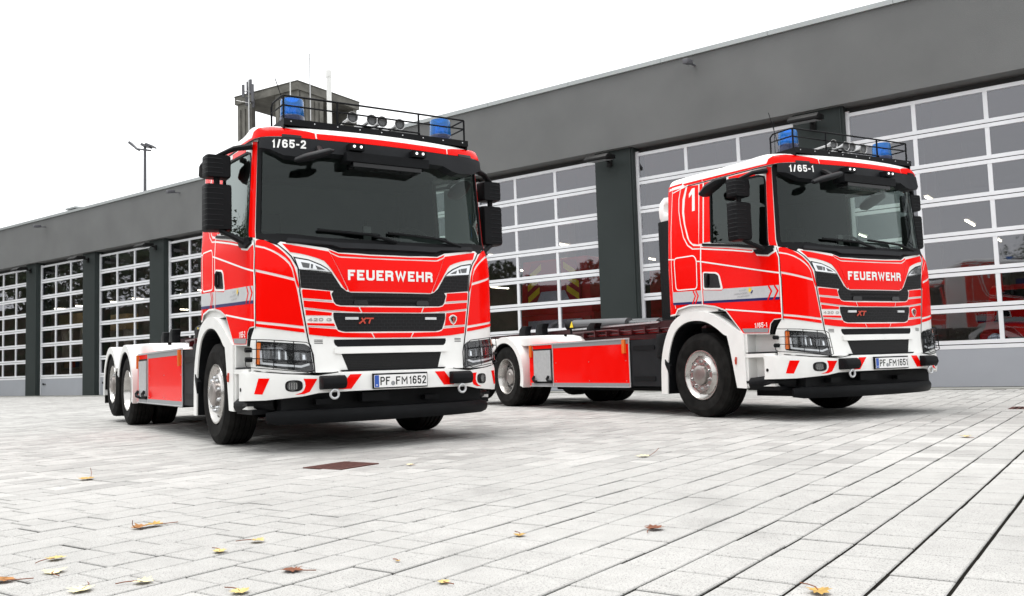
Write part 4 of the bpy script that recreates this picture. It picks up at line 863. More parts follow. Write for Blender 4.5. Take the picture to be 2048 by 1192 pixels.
        for yy in (1.52, 4.03):
            bm = B(); box(bm, xo, xo + sg * .03, yy - .03, yy + .03, .80, .985); obj('marker_lamp', bm, 'amber', sb, bevel=.008)
        bm = B()
        for yy in (1.5, 2.4, 3.3):
            for zz in (.43, .70): lathe(bm, [(.007, 0), (.007, sg * .003), (0, sg * .004)], 'x', (xo, yy, zz), 8)
        obj('skirt_rivet', bm, 'steel', sb)
        # dark tank
        bm = B(); box(bm, xi, sg * 1.175, .74, 1.395, .36, .97); tk = obj('tank_cover', bm, 'dark_plastic', root, bevel=.03)
        for zz in (.46, .86): obj('tank_rib', prism(B(), round_poly([(.88, zz - .03), (1.34, zz - .03), (1.34, zz + .03), (.88, zz + .03)], .02, 3), 'x', sg * 1.17, sg * 1.185), 'black_plastic', tk)
        bm = B(); prism(bm, [(.62, .74), (.80, .72), (.80, .82), (.74, .86), (.80, .90), (.80, 1.02), (.60, 1.03)], 'x', sg * 1.0, sg * 1.215); prism(bm, [(.56, .55), (.68, .55), (.80, .72), (.62, .74)], 'x', sg * 1.02, sg * 1.20); obj('fender_rear_trim', bm, 'black_plastic', root, bevel=.01)
        # rear mudguards
        def mud(cy, cz, ri, ro, a0, a1, name, mm_='white_paint', ix=0.):
            bm = B(); n = 22; pa = [];
            for k in range(n + 1):
                a = R(a0 + (a1 - a0) * k / n); pa.append(((cy + ri * math.cos(a), cz + ri * math.sin(a)), (cy + ro * math.cos(a), cz + ro * math.sin(a))))
            X0, X1 = sg * (1.225 - ix), sg * .56
            vv = [[bm.verts.new((xx, *q)) for q in (i_, o_) for xx in (X0, X1)] for i_, o_ in pa]
            for a, b in zip(vv, vv[1:]):
                bm.faces.new((a[0], b[0], b[1], a[1])); bm.faces.new((a[2], a[3], b[3], b[2])); bm.faces.new((a[0], a[2], b[2], b[0])); bm.faces.new((a[1], b[1], b[3], a[3]))
            for a in (vv[0], vv[-1]): bm.faces.new((a[0], a[1], a[3], a[2]))
            return obj(name, bm, mm_, root, smooth=True)
        mud(4.90, .505, .555, .655, 20, 196, 'rear_mudguard'); mud(6.20, .50, .57, .67, -8, 150, 'rear_mudguard')
        mud(4.90, .505, .540, .551, 20, 196, 'mudguard_liner', 'black_plastic', .012); mud(6.20, .50, .556, .566, 0, 150, 'mudguard_liner', 'black_plastic', .012)
        bm = B(); prism(bm, [(3.30, 1.03), (3.42, 1.10), (3.62, 1.135), (4.9, 1.165), (5.6, 1.10), (5.5, 1.0), (4.9, 1.08), (4.4, .99), (3.30, 1.0)], 'x', sg * .62, sg * 1.12); obj('mudguard_cover', bm, 'white_paint', root, bevel=.02)
        bm = B(); box(bm, sg * .58, sg * 1.20, 5.52, 5.54, .25, .62); obj('mud_flap', bm, 'rubber', root)
        bm = B(); box(bm, sg * .58, sg * 1.20, 6.86, 6.89, .28, .55); obj('mud_flap', bm, 'rubber', root)
        for p_, q_, r_ in (((.5, 3.9, 1.16), (.5, 3.92, 1.25), .02), ((.9, 3.45, 1.10), (.9, 3.45, 1.14), .025), ((.9, 4.1, 1.13), (.9, 4.1, 1.17), .025)): obj('mudguard_bracket', tube(B(), [(sg * p_[0], *p_[1:]), (sg * q_[0], *q_[1:])], r_, 6), 'black_plastic', root)
    bm = B(); box(bm, -.6, .6, 6.85, 7.0, .7, 1.1); box(bm, -1.15, 1.15, 6.9, 6.98, .45, .6); obj('rear_cross_member', bm, 'black_plastic', root, bevel=.01)
    bm = B(); box(bm, -.13, .13, 1.68, 2.02, 1.05, 2.70); hk = obj('hook_arm', bm, 'gloss_black', root, bevel=.02)
    HK = [(1.86, 2.70), (2.19, 2.70), (2.23, 2.78), (2.24, 2.90), (2.20, 3.0), (2.11, 3.06), (2.0, 3.05), (1.95, 2.99), (1.97, 2.95), (2.05, 2.975), (2.12, 2.94), (2.13, 2.86), (2.07, 2.81), (1.99, 2.83), (1.95, 2.88), (1.90, 2.86)]
    bm = B(); prism(bm, [(a - .16, b) for a, b in HK], 'x', -.06, .06); obj('lifting_hook', bm, 'white_paint', hk, bevel=.012)
    # antennas
    for x, y, dx in ((-.55, -.75, 0), (-.72, -1.0, .16)):
        bm = B(); tube(bm, [(x, y, 2.94), (x, y, 3.02)], .012, 6); tube(bm, [(x, y, 3.0), (x - dx, y, 3.45)], .004, 5); obj('antenna', bm, 'black_plastic', root)
    # ---------- wipers, cab interior
    for (x0, x1, zz) in ((-.62, .02, 1.905), (.06, .74, 1.90)):
        p0 = BODY.P(x1 + .06, 1.86); p1 = BODY.P(x1 - .2, 1.925); p2 = BODY.P(x0, 1.955); bm = B()
        tube(bm, [(p0[0], p0[1] - .03, 1.865), (p1[0], p1[1] - .035, 1.925), ((p1[0] + p2[0]) / 2, (p1[1] + p2[1]) / 2 - .035, 1.935)], [.016, .013, .009], 6)
        a = BODY.P(np.linspace(x0 - .05, x1 - .1, 8), np.linspace(1.955, 1.925, 8)); tube(bm, [(q[0], q[1] - .022, q[2]) for q in a], .010, 6, flat=1.4)
        obj('wiper', bm, 'black_plastic', root, smooth=True)
    bm = B(); prism(bm, [(-1.36, 1.2), (-1.36, 1.86), (-1.15, 1.90), (-.98, 1.86), (-.90, 1.6), (-1.0, 1.2)], 'x', -1.14, 1.14); obj('dashboard', bm, 'interior', root, bevel=.03)
    bm = B(); prism(bm, [(-1.15, 1.86), (-1.12, 2.0), (-1.06, 2.02), (-.98, 1.98), (-.95, 1.86)], 'x', .32, .88); obj('instrument_hood', bm, 'interior', root, bevel=.03)
    bm = B(); c = Vector((.6, -.86, 1.95)); e1 = Vector((1, 0, 0)); e2 = Vector((0, .55, .83)).normalized(); tube(bm, [tuple(c + e1 * .225 * math.cos(a) + e2 * .225 * math.sin(a)) for a in np.linspace(0, 2 * math.pi, 33)], .017, 8, cap=False)
    for a in (R(-10), R(190), R(-90)): tube(bm, [tuple(c), tuple(c + e1 * .22 * math.cos(a) + e2 * .22 * math.sin(a))], .02, 6)
    obj('steering_wheel', bm, 'ink', root, smooth=True)
    bm = B(); box(bm, -.10, -.02, -1.20, -1.17, 1.90, 2.06); obj('radio_handset', bm, 'gloss_black', root, bevel=.012)
    for x in (-.62, .62):
        bm = B(); box(bm, x - .26, x + .26, -.55, -.05, 1.35, 1.55); se = obj('seat', bm, 'seat_cloth', root, bevel=.05)
        bm = B(); prism(bm, [(-.12, 1.5), (.02, 1.5), (.14, 2.12), (.02, 2.14)], 'x', x - .25, x + .25); obj('seat_back', bm, 'seat_cloth', se, bevel=.05)
        bm = B(); prism(bm, [(.04, 2.15), (.13, 2.15), (.16, 2.36), (.08, 2.37)], 'x', x - .14, x + .14); obj('head_rest', bm, 'seat_cloth', se, bevel=.03)
    bm = B(); box(bm, -1.12, 1.12, -1.3, .5, 1.12, 1.2); obj('cab_floor', bm, 'interior', root)
    return root

def copy_tree(o, parent=None):
    c = o.copy(); link(c)
    if parent is not None: c.parent = parent
    for ch in list(o.children): copy_tree(ch, c)
    return c
def finish_truck(root, tail, plate, loc, rz, label):
    root.location = loc; root.rotation_euler = (0, 0, rz); root['label'] = label; root['category'] = 'fire truck'; root['group'] = 'fire trucks parked on the forecourt'
    kids = {}
    for ch in root.children: kids.setdefault(ch.name.split('.')[0], []).append(ch)
    skin_text('fleet_number', '1/65-' + tail, -1.10, -.80, 2.668, 2.745, VISOR, .014, 'white_line', kids['sun_visor'][0], .2)
    d0 = [k for k in kids['door']]
    for dr in d0:
        sx = np.mean([v.co.x for v in dr.data.vertices])
        if sx < 0: skin_text('fleet_number', '1/65-' + tail, -1.638, -1.45, 1.012, 1.066, BODY, .0075, 'white_line', dr, .17)
        else: skin_text('fleet_number', '1/65-' + tail, 1.45, 1.638, 1.012, 1.066, BODY, .0075, 'white_line', dr, .17)
    pl = kids['licence_plate'][0]
    def ptext(s, x0, x1, z0, z1, sw=.15, m='ink'):
        V, F = text_polys(s, sw, (z1 - z0) / (x1 - x0)); me = bpy.data.meshes.new('plate_character')
        me.from_pydata([(x0 + v[0] * (x1 - x0), (-1.7414 if m == 'ink' else -1.7425) - v[2], z0 + v[1] * (z1 - z0)) for v in V], [], F); mesh_obj('plate_character', me, m, pl)
    ptext('PF', -.202, -.108, .552, .624); ptext('FM', -.05, .063, .552, .624); ptext(plate, .082, .25, .552, .624); ptext('D', -.243, -.229, .545, .56, .2, 'plate_white')
    return root

T1 = build_truck()
T2 = copy_tree(T1)
finish_truck(T1, '2', '1652', (-1.9664, 9.4436, 0), .57542, 'red and white fire truck numbered 1/65-2 standing nearest the iron drain grate')
finish_truck(T2, '1', '1651', (3.2622, 11.1564, 0), .50257, 'red and white fire truck numbered 1/65-1 with a white figure 1 on its cab')
for sx in (-1, 1):
    xa, xb = (-2.682, -2.558) if sx < 0 else (2.558, 2.682)
    V1 = [(0, .80), (.42, 1.0), (.78, 1.0), (.78, 0), (.42, 0), (.42, .76), (.0, .62)]
    q = [(xa + a * (xb - xa) * 1.1, 2.475 + b * .28) for a, b in V1][::-1]
    side = [c for c in T2.children if c.name.startswith('cab_side_panel') and np.sign(np.mean([v.co.x for v in c.data.vertices])) == sx][0]
    sp_obj('side_numeral', [(q, BODY, .006, 0)], 'white_line', side)

# ------------------------------------------------------------------ ground and paving
bm = B(); box(bm, -400, 400, -300, 500, -.25, -.03); tag(obj('ground', bm, 'far_paving'), None, kind='structure')
PA = R(54.8); U = Vector((math.cos(PA), math.sin(PA), 0)); Vv = Vector((-math.sin(PA), math.cos(PA), 0))
FA, FD = -.63995, 17.92                                   # facade direction and distance
FT = Vector((math.cos(FA), math.sin(FA), 0)); FN = Vector((-math.sin(FA), math.cos(FA), 0))
def Fw(s, n, z): return FN * (FD + n) + FT * s + Vector((0, 0, z))
bm = B(); q = [Vector(p) for p in ((-6.1, .4, -.0055), (6.1, .4, -.0055), (13.5, 12.7, -.0055), (-35.4, 49.2, -.0055))]
bm.faces.new([bm.verts.new(p) for p in q]); bed = tag(obj('forecourt_paving', bm, 'joint'), None, kind='structure')
GRATES = [(Vector((-1.285, 6.53, 0)), .41, .36), (Vector((6.02, 10.35, 0)), .5, .5)]
def seen(p, m=6.0): return p.y > .35 and abs(p.x) < .60 * p.y + m
def ingrate(p, l, w_):
    for c, a, b in GRATES:
        d = p - c
        if abs(d.dot(U)) < a / 2 + l / 2 - .02 and abs(d.dot(Vv)) < b / 2 + w_ / 2 - .02: return True
    return False
PITCHV = .2045; stones = []
rs = random.Random(3)
for k in range(-95, 270):
    v0 = .496 + k * PITCHV; gap_ = .0042 + .0042 * rs.random() ** 2; u = -22 + rs.random() * .3
    while u < 40:
        l = rs.choice((.135, .205, .205, .275, .275, .34)); c = U * (u + l / 2) + Vv * (v0 + PITCHV / 2)
        if seen(c) and c.dot(FN) < FD - .55 and not ingrate(c, l, PITCHV): stones.append((c, l, rs.random(), gap_))
        u += l
def cam_px(p):
    q = Vector(p) - Vector((0, 0, CAMH)); z = q.dot(fwd); return 1024 + FPX * q.dot(rt) / z, 596 - FPX * q.dot(up) / z
def stone_shape(l, wd, jx, jy, top=0., ch=.0035, dep=.045):
    a, b = l / 2 - jx, wd / 2 - jy; V = []
    for (x, y, z) in ((a, b, top - dep), (a, b, top - ch), (a - ch, b - ch, top)):
        V += [(-x, -y, z), (x, -y, z), (x, y, z), (-x, y, z)]
    F = [(8, 9, 10, 11)]
    for r in (0, 4):
        for i in range(4): F.append((r + i, r + (i + 1) % 4, r + 4 + (i + 1) % 4, r + 4 + i))
    return V, F
inframe = []
for i, (c, l, r_, gp_) in enumerate(stones):
    x, y = cam_px(c)
    if -20 < x < 2068 and y < 1212: inframe.append((c.length, i))
inframe.sort(); near = set(i for _, i in inframe[:300]); shared = {}
JV, JF = [], []
for i, (c, l, r_, gp_) in enumerate(stones):
    dz = (r_ - .5) * .004; jx = .0036 + .0045 * ((r_ * 7.3) % 1) ** 2; jy = gp_
    if i in near:
        key = (l, int(r_ * 4), gp_)
        if key not in shared:
            V, F = stone_shape(l, PITCHV, jx, jy); me = bpy.data.meshes.new('paving_stone'); me.from_pydata(V, [], F); me.materials.append(M['paver']); shared[key] = me
        o = bpy.data.objects.new('paving_stone', shared[key]); link(o, bed)
        o.location = c + Vector((0, 0, dz)); o.rotation_euler = ((r_ * 5.1 % 1 - .5) * .008, (r_ * 9.7 % 1 - .5) * .008, PA + (r_ * 13.1 % 1 - .5) * .004)
    else:
        V, F = stone_shape(l, PITCHV, jx, jy, dz); b0 = len(JV); t1 = (r_ * 5.1 % 1 - .5) * .008
        JV += [tuple(c + U * x + Vv * y + Vector((0, 0, z + x * t1))) for x, y, z in V]; JF += [tuple(b0 + j for j in f) for f in F]
me = bpy.data.meshes.new('paving_stones'); me.from_pydata(JV, [], JF)
o = mesh_obj('paving_stones', me, 'paver', bed); o['kind'] = 'stuff'
# pale kerb strip in front of the doors
bm = B(); q = [Fw(-60, -.5, 0), Fw(16, -.5, 0), Fw(16, .42, 0), Fw(-60, .42, 0)]
lo = [bm.verts.new(p + Vector((0, 0, -.05))) for p in q]; hi = [bm.verts.new(p + Vector((0, 0, .012))) for p in q]
bm.faces.new(hi)
for k in range(4): bm.faces.new((lo[k], lo[(k + 1) % 4], hi[(k + 1) % 4], hi[k]))
tag(obj('threshold_strip', bm, 'threshold'), None, kind='structure')
# drain grates
for gi, (c, a, b) in enumerate(GRATES):
    g = thing('drain_grate', ('rusty iron drain grate set in the paving before truck 1/65-2', 'iron drain grate set in the paving beside truck 1/65-1')[gi], 'drain grate', (c.x, c.y, 0), PA)
    bm = B(); box(bm, -a / 2, a / 2, -b / 2, b / 2, -.0052, -.0050); obj('grate_pit', bm, 'grate_pit', g)
    bm = B()
    for x0, x1, y0, y1 in ((-a / 2 - .34, -a / 2 - .005, -b / 2 - .2, b / 2 + .2), (a / 2 + .005, a / 2 + .34, -b / 2 - .2, b / 2 + .2), (-a / 2 - .004, a / 2 + .004, -b / 2 - .2, -b / 2 - .005), (-a / 2 - .004, a / 2 + .004, b / 2 + .005, b / 2 + .2)): box(bm, x0, x1, y0, y1, -.02, -.0035)
    obj('grate_surround', bm, 'paver', g)
    bm = B()
    for x0, x1, y0, y1 in ((-a / 2, a / 2, -b / 2, -b / 2 + .02), (-a / 2, a / 2, b / 2 - .02, b / 2), (-a / 2, -a / 2 + .02, -b / 2 + .02, b / 2 - .02), (a / 2 - .02, a / 2, -b / 2 + .02, b / 2 - .02)): box(bm, x0, x1, y0, y1, -.0048, .004)
    obj('grate_frame', bm, 'grate_iron', g); nb = 9
    for k in range(nb):
        y = -b / 2 + .035 + (b - .07) * k / (nb - 1); bm = B(); box(bm, -a / 2 + .018, a / 2 - .018, y - .011, y + .011, -.0046, .003); obj('grate_bar', bm, 'grate_iron', g)

# ------------------------------------------------------------------ fire station
def fthing(name, label, cat, s, n, z, group=None): return thing(name, label, cat, Fw(s, n, z), FA, group)
OFF, PER, DW = -38.696, 4.8124, 3.788; LINT, ROOFZ, DH = 5.677, 7.512, 5.55
S0, S1 = OFF - 1.6 * PER, OFF + 9 * PER + .3
st = fthing('fire_station', 'long dark grey rendered fire station with a row of glazed garage doors', 'building', 0, 0, 0)
bm = B(); box(bm, S0, S1, 0, .45, LINT, ROOFZ - .09); obj('fascia', bm, 'stucco', st)
x = S0; k = 0
while x < S1:
    bm = B(); box(bm, x + .004, min(x + 2.5, S1) - .004, -.05, .6, ROOFZ - .088, ROOFZ + .012); obj('coping', bm, 'coping', st, bevel=.008, seg=1); x += 2.5
bm = B(); box(bm, S0, S1, .451, .75, DH, ROOFZ - .1); obj('lintel', bm, 'soffit', st)
for k in range(-2, 9):
    a, b = OFF + k * PER + DW, OFF + (k + 1) * PER
    if k == -2: a = S0
    bm = B(); box(bm, a, b, .16, .75, 0, LINT + .0); obj('pillar', bm, 'pillar_paint', st, bevel=.01, seg=1)
    bm = B(); box(bm, b - .075, b - .045, .13, .16, .02, LINT - .01); obj('guide_rail', bm, 'pillar_paint', st)
bm = B(); box(bm, S0, S1, .76, 15.8, -.2, -.005); obj('hall_floor', bm, 'hall_floor', st)
bm = B(); box(bm, S0, S1, 15.5, 15.8, 0, 6.5); box(bm, S0 - .3, S0, 0, 15.8, 0, 7.4); box(bm, S1, S1 + .3, 0, 15.8, 0, 7.4); obj('hall_wall', bm, 'hall_wall', st)
bm = B(); box(bm, S0, S1, .76, 15.8, 6.2, 7.3); obj('hall_roof', bm, 'hall_wall', st)
for k in range(-1, 9):
    for nn in (5.2, 10.4):
        bm = B(); box(bm, OFF + k * PER + DW + .3, OFF + (k + 1) * PER - .3, nn, nn + .4, 0, 6.2); obj('hall_column', bm, 'hall_wall', st)
# sectional doors
PANELH, NR = .80, 7; RP = (DH - PANELH) / NR; RAIL, MUL, STI = .16, .075, .07
CW = (DW - 2 * STI - 2 * MUL) / 3
pane_me = None; rail_me = None
bm = B(); box(bm, -CW / 2 - .01, CW / 2 + .01, -.011, .011, -(RP - RAIL) / 2 - .01, (RP - RAIL) / 2 + .01); pane_me = bpy.data.meshes.new('pane'); bm.to_mesh(pane_me); bm.free(); pane_me.materials.append(M['pane_glass'])
def one(name, m, *bx):
    bm = B()
    for b_ in bx: box(bm, *b_)
    bmesh.ops.recalc_face_normals(bm, faces=bm.faces); me = bpy.data.meshes.new(name); bm.to_mesh(me); bm.free(); me.materials.append(M[m]); return me
rail_lo = one('rail', 'door_alu', (-DW / 2 + STI, DW / 2 - STI, -.04, .03, 0, RAIL / 2 - .008)); gasket = one('rail_gasket', 'shut_gap', (-DW / 2 + STI, DW / 2 - STI, -.03, .03, -.008, .008))
stile = one('stile', 'door_alu', (-STI / 2, STI / 2, -.045, .035, 0, DH)); mull = one('mullion', 'door_alu', (-MUL / 2, MUL / 2, -.036, .03, 0, RP - RAIL))
panel_me = one('bottom_panel', 'door_panel', (-DW / 2 + STI, DW / 2 - STI, -.036, .03, .02, PANELH - RAIL / 2)); seal_me = one('door_seal', 'shut_gap', (-DW / 2, DW / 2, -.03, .03, 0.013, .03))
DOORLAB = {-1: 'glazed sectional garage door at the far end of the hall', 0: 'glazed sectional garage door, eighth from the parked red van', 1: 'glazed sectional garage door, seventh from the parked red van', 2: 'glazed sectional garage door behind the tail of truck 1/65-2', 3: 'glazed garage door hidden behind the chassis and cab of truck 1/65-2', 4: 'glazed garage door right behind the cab of truck 1/65-2',
 5: 'glazed garage door with a yellow and red chevron tailgate behind it', 6: 'glazed garage door rising behind the cab of truck 1/65-1', 7: 'glazed garage door with a red van behind its lower panes', 8: 'glazed garage door at the near end past the red van'}
DOORLAB[0] = 'dark glazed garage door with a lit tan cabinet, far along the station front'; DOORLAB[1] = 'dark glazed garage door showing two lit tan cabinets, next to the tail of truck 1/65-2'
def mk(me, parent, loc):
    o = bpy.data.objects.new(me.name.split('.')[0], me); link(o, parent); o.location = loc; return o
for k in range(-1, 9):
    d = fthing('garage_door', DOORLAB[k], 'garage door', OFF + k * PER + DW / 2, .34, 0, 'sectional doors of the fire station')
    mk(panel_me, d, (0, 0, 0)); mk(seal_me, d, (0, 0, 0))
    for x in (-DW / 2 + STI / 2, DW / 2 - STI / 2): mk(stile, d, (x, 0, 0.03))
    for r in range(NR + 1):
        z = PANELH + r * RP
        if r < NR: mk(gasket, d, (0, 0, z)); 
        mk(rail_lo, d, (0, 0, z - RAIL / 2 if r else z - RAIL / 2))
        if r < NR:
            mk(rail_lo, d, (0, 0, z + .008))
            for x in (-CW / 2 - MUL / 2, CW / 2 + MUL / 2): mk(mull, d, (x, 0, z + RAIL / 2))
            for c in (-1, 0, 1):
                o = mk(pane_me, d, (c * (CW + MUL), 0, z + RP / 2)); o.rotation_euler = ((random.random() - .5) * .006, 0, (random.random() - .5) * .008)
    bm = B(); tube(bm, [(-DW / 2 + .3, -.06, .5), (-DW / 2 + .5, -.06, .5)], .02, 6); box(bm, -DW / 2 + .26, -DW / 2 + .32, -.07, -.036, .46, .54); obj('door_handle', bm, 'ink', d)
# wall flood lamps, scuppers / cameras
for i, k in enumerate(range(-1, 8)):
    s_ = OFF + k * PER + DW + .42; last = k in (5, 6)
    lab = {-1: 'small black flood lamp on the pillar at the far end of the hall', 0: 'black flood lamp on a pillar far along the hall', 1: 'black flood lamp on the pillar above the tail of truck 1/65-2', 2: 'black flood lamp on the pillar behind the mirror of truck 1/65-2', 3: 'black flood lamp on the pillar hidden by the cab of truck 1/65-2', 4: 'black flood lamp on the pillar just behind the cab of truck 1/65-2', 5: 'black flood lamp on the pillar between the two trucks', 6: 'black flood lamp on the pillar above the beacons of truck 1/65-1', 7: 'black flood lamp on the pillar past the red van'}[k]
    l = fthing('flood_lamp', lab, 'flood lamp', s_, .16, 5.38, 'flood lamps on the pillars')
    bm = B(); box(bm, -.06, .06, -.05, .0, -.08, .10); tube(bm, [(0, -.03, .03), (0, -.30, .06)], .025, 6); obj('lamp_arm', bm, 'ink', l)
    bm = B(); prism(bm, [(-.26, .03), (-.72, -.04), (-.72, .02), (-.60, .11), (-.26, .12)], 'x', -.30, .30); obj('lamp_head', bm, 'ink', l, bevel=.01)
    bm = B(); p = [(-.18, -.32, .022), (.18, -.32, .022), (.18, -.60, -.022), (-.18, -.60, -.022)]; prism(bm, [(-.30, .012), (-.68, -.046), (-.68, -.05), (-.30, .006)], 'x', -.25, .25); obj('lamp_glass', bm, 'reflex_grey', l)
for lab, s_, z in (('small black camera on the fascia near the lamp mast', -27.89, 7.13), ('small black camera on the fascia at the far end', -37.66, 7.07), ('small black camera on the fascia above the gap between the trucks', -8.08, 7.16)):
    c = fthing('wall_camera', lab, 'camera', s_, 0, z, 'cameras on the fascia')
    bm = B(); tube(bm, [(0, 0, .02), (0, -.25, .0)], .022, 6); obj('camera_bracket', bm, 'mast', c)
    bm = B(); prism(bm, [(-.22, -.02), (-.50, -.06), (-.50, .05), (-.22, .08)], 'x', -.06, .06); obj('camera_body', bm, 'mast', c, bevel=.01)
v = fthing('roof_vent', 'small grey roof vent on the station roof near its far end', 'roof vent', -37.3, 1.2, ROOFZ)
bm = B(); box(bm, -.35, .35, -.3, .3, -.2, .35); obj('vent_body', bm, 'mast', v)
bm = B(); box(bm, -.42, .42, -.36, .36, .40, .47); box(bm, -.42, .42, -.36, .36, .30, .34); obj('vent_cap', bm, 'coping', v)
# hall lights
for k in range(-1, 9):
    for nn in (3.4, 8.0, 12.6):
        for ds in (.9, 2.9):
            l = fthing('tube_lamp', 'lit fluorescent tube lamp under the garage hall ceiling', 'tube lamp', OFF + k * PER + ds, nn, 4.05, 'fluorescent tubes in the hall')
            bm = B(); box(bm, -.06, .06, -.65, .65, .03, .10); box(bm, -.01, .01, -.5, -.48, .10, 2.16); box(bm, -.01, .01, .48, .5, .10, 2.16); obj('lamp_housing', bm, 'hall_wall', l)
            bm = B(); tube(bm, [(0, -.62, .0), (0, .62, .0)], .022, 8); obj('tube', bm, 'tube_light', l)

# ------------------------------------------------------------------ vehicles and stores inside the hall
def hall_wheel(root, x, y, z, r):
    wv = bpy.data.objects.new('wheel', None); link(wv, root); wv.location = (x, y, z); sg = -1 if x < 0 else 1
    obj('tyre', lathe(B(), [(r * .58, 0), (r * .62, sg * .02), (r * .9, sg * .02), (r, 0), (r, -sg * .24), (r * .58, -sg * .24)], 'x', n=24, close=True), 'rubber', wv, smooth=True)
    obj('rim', lathe(B(), [(r * .58, -sg * .01), (r * .45, -sg * .05), (r * .2, -sg * .03), (0, -sg * .03)], 'x', n=20), 'rim_silver', wv, smooth=True)
def tail_engine(s, n, label):
    e = fthing('parked_fire_engine', label, 'fire engine', s, n, 0, 'vehicles parked in the hall')
    bm = B(); box(bm, -1.22, 1.22, .12, 5.2, .55, 2.0); obj('body', bm, 'engine_red', e, bevel=.04)
    bm = B(); prism(bm, [(-1.15, 2.0), (1.15, 2.0), (1.05, 3.5), (-1.05, 3.5)], 'y', .15, 5.2); obj('upper_body', bm, 'engine_red', e, bevel=.05)
    bm = B(); prism(bm, [(-.86, 2.28), (.86, 2.28), (.86, 2.98), (.68, 3.42), (-.68, 3.42), (-.86, 2.98)], 'y', .06, .13); t = obj('tailgate', bm, 'chevron_red', e, bevel=.01)
    for sg in (-1, 1):
        for z0 in (2.34, 2.66, 2.96):
            bm = B(); xo = .82 if z0 < 2.9 else .74
            prism(bm, [(sg * xo, z0), (sg * xo, z0 + .17), (sg * (xo - .38), z0 + .42), (sg * (xo - .38), z0 + .25)][::(1 if sg > 0 else -1)], 'y', .052, .059); obj('chevron_bar', bm, 'yellow', t)
    bm = B(); box(bm, -.30, .30, .05, .059, 2.92, 3.06); obj('tail_label', bm, 'yellow', t)
    bm = B(); prism(bm, [(-.55, 2.30), (.55, 2.30), (.38, 2.62), (-.38, 2.62)], 'y', .045, .059); obj('tread_plate', bm, 'alu', t)
    for x in (-1.05, 1.05):
        bm = B(); box(bm, x - .09, x + .09, .06, .12, .9, 1.9); obj('tail_lamp', bm, 'badge_red', e, bevel=.01)
    bm = B(); box(bm, -.85, .85, .06, .12, .75, 1.85); obj('roller_shutter', bm, 'alu', e)
    bm = B(); tube(bm, [(.15 + .34 * math.cos(a), .0, 1.35 + .42 * math.sin(a)) for a in np.linspace(-.3, 3.6, 16)], .05, 8); obj('suction_hose', bm, 'pipe_white', e, smooth=True)
    for x in (-1.15, 1.15): hall_wheel(e, x, 1.4, .5, .5)
    return e
tail_engine(-13.2, 1.6, 'fire engine with yellow and red chevron tailgate behind the garage glass')
def red_van(s, n, label, kz=1.):
    e = fthing('red_van', label, 'van', s, n, 0, 'vehicles parked in the hall')
    pr = [(0, .35), (-.08, .55), (-.06, .85), (.0, 1.0), (.75, 1.18), (1.55, 1.95 * kz), (1.9, 2.05 * kz), (4.8, 2.05 * kz), (4.95, 1.9 * kz), (5.0, .4)]
    bm = B(); prism(bm, pr, 'x', -.95, .95); b_ = obj('body', bm, 'engine_red', e, bevel=.09, seg=3)
    bm = B(); prism(bm, [(.80, 1.24), (1.50, 1.90 * kz), (1.48, 1.92 * kz), (.77, 1.25)], 'x', -.8, .8); obj('windscreen', bm, 'gloss_black', e)
    for sg in (-1, 1):
        hl = obj('headlamp', lathe(B(), [(.15, 0), (.14, -.05), (.08, -.08), (0, -.085)], 'y', (sg * .68, .0, .86), 18), 'chrome', e, smooth=True)
        bm = B(); prism(bm, [(1.5, 1.25), (2.5, 1.25), (2.5, 1.85 * kz), (1.75, 1.85 * kz)], 'x', sg * .952, sg * .958); obj('side_window', bm, 'gloss_black', e)
        hall_wheel(e, sg * .92, .85, .34, .34); hall_wheel(e, sg * .92, 3.9, .34, .34)
        bm = B(); box(bm, sg * .96, sg * 1.14, 1.05, 1.15, 1.25, 1.45); obj('wing_mirror', bm, 'ink', e, bevel=.02)
    bm = B(); box(bm, -.5, .5, -.09, -.05, .74, .92); obj('grille', bm, 'ink', e, bevel=.01)
    bm = B(); box(bm, -.9, .9, -.14, .0, .36, .62); obj('bumper', bm, 'engine_red', e, bevel=.03)
    bm = B(); box(bm, -.5, .5, 1.95, 2.2, 2.05 * kz, 2.05 * kz + .12); obj('light_bar', bm, 'blue_film', e, bevel=.02)
red_van(-2.1, 1.5, 'red emergency van parked nose to the glass behind truck 1/65-1')
red_van(-7.6, 2.0, 'tall red emergency van behind the glass beyond the cab of truck 1/65-1', 1.15)
red_van(OFF + 2 * PER + 1.9, 3.2, 'red emergency van behind the glass above the tail of truck 1/65-2', 1.2)
red_van(OFF + 1 * PER + 1.9, 3.8, 'dark red van in the hall between two lit tan cabinets', 1.1)
red_van(OFF + 0 * PER + 1.9, 3.6, 'red van behind the dark far doors of the hall', 1.1)
for s_, n_, z0, lab in ((-44.1, 4.3, 3.2, 'tan store cabinet lit by tubes behind the far garage door'), (-40.1, 4.3, 2.92, 'tan store cabinet lit by tubes next to the tail of truck 1/65-2')):
    c = fthing('store_cabinet', lab, 'cabinet', s_, n_, 0)
    bm = B(); box(bm, -1.15, 1.15, 0, .6, z0, z0 + .72); obj('cabinet_box', bm, 'tan_box', c, bevel=.02)
    bm = B()
    for x in (-.9, .9): box(bm, x - .04, x + .04, .02, .58, 0, z0)
    obj('cabinet_legs', bm, 'steel', c)
    for z in (.5, 1.2):
        bm = B(); box(bm, -.86, .86, .03, .57, z, z + .04); obj('shelf', bm, 'steel', c)
    for j, (x, m_) in enumerate(((-.6, 'tan_box'), (-.1, 'engine_red'), (.5, 'blue_bin'))):
        bm = B(); box(bm, x - .2, x + .2, .1, .5, 1.241, 1.55); obj('bin', bm, m_, c, bevel=.02)

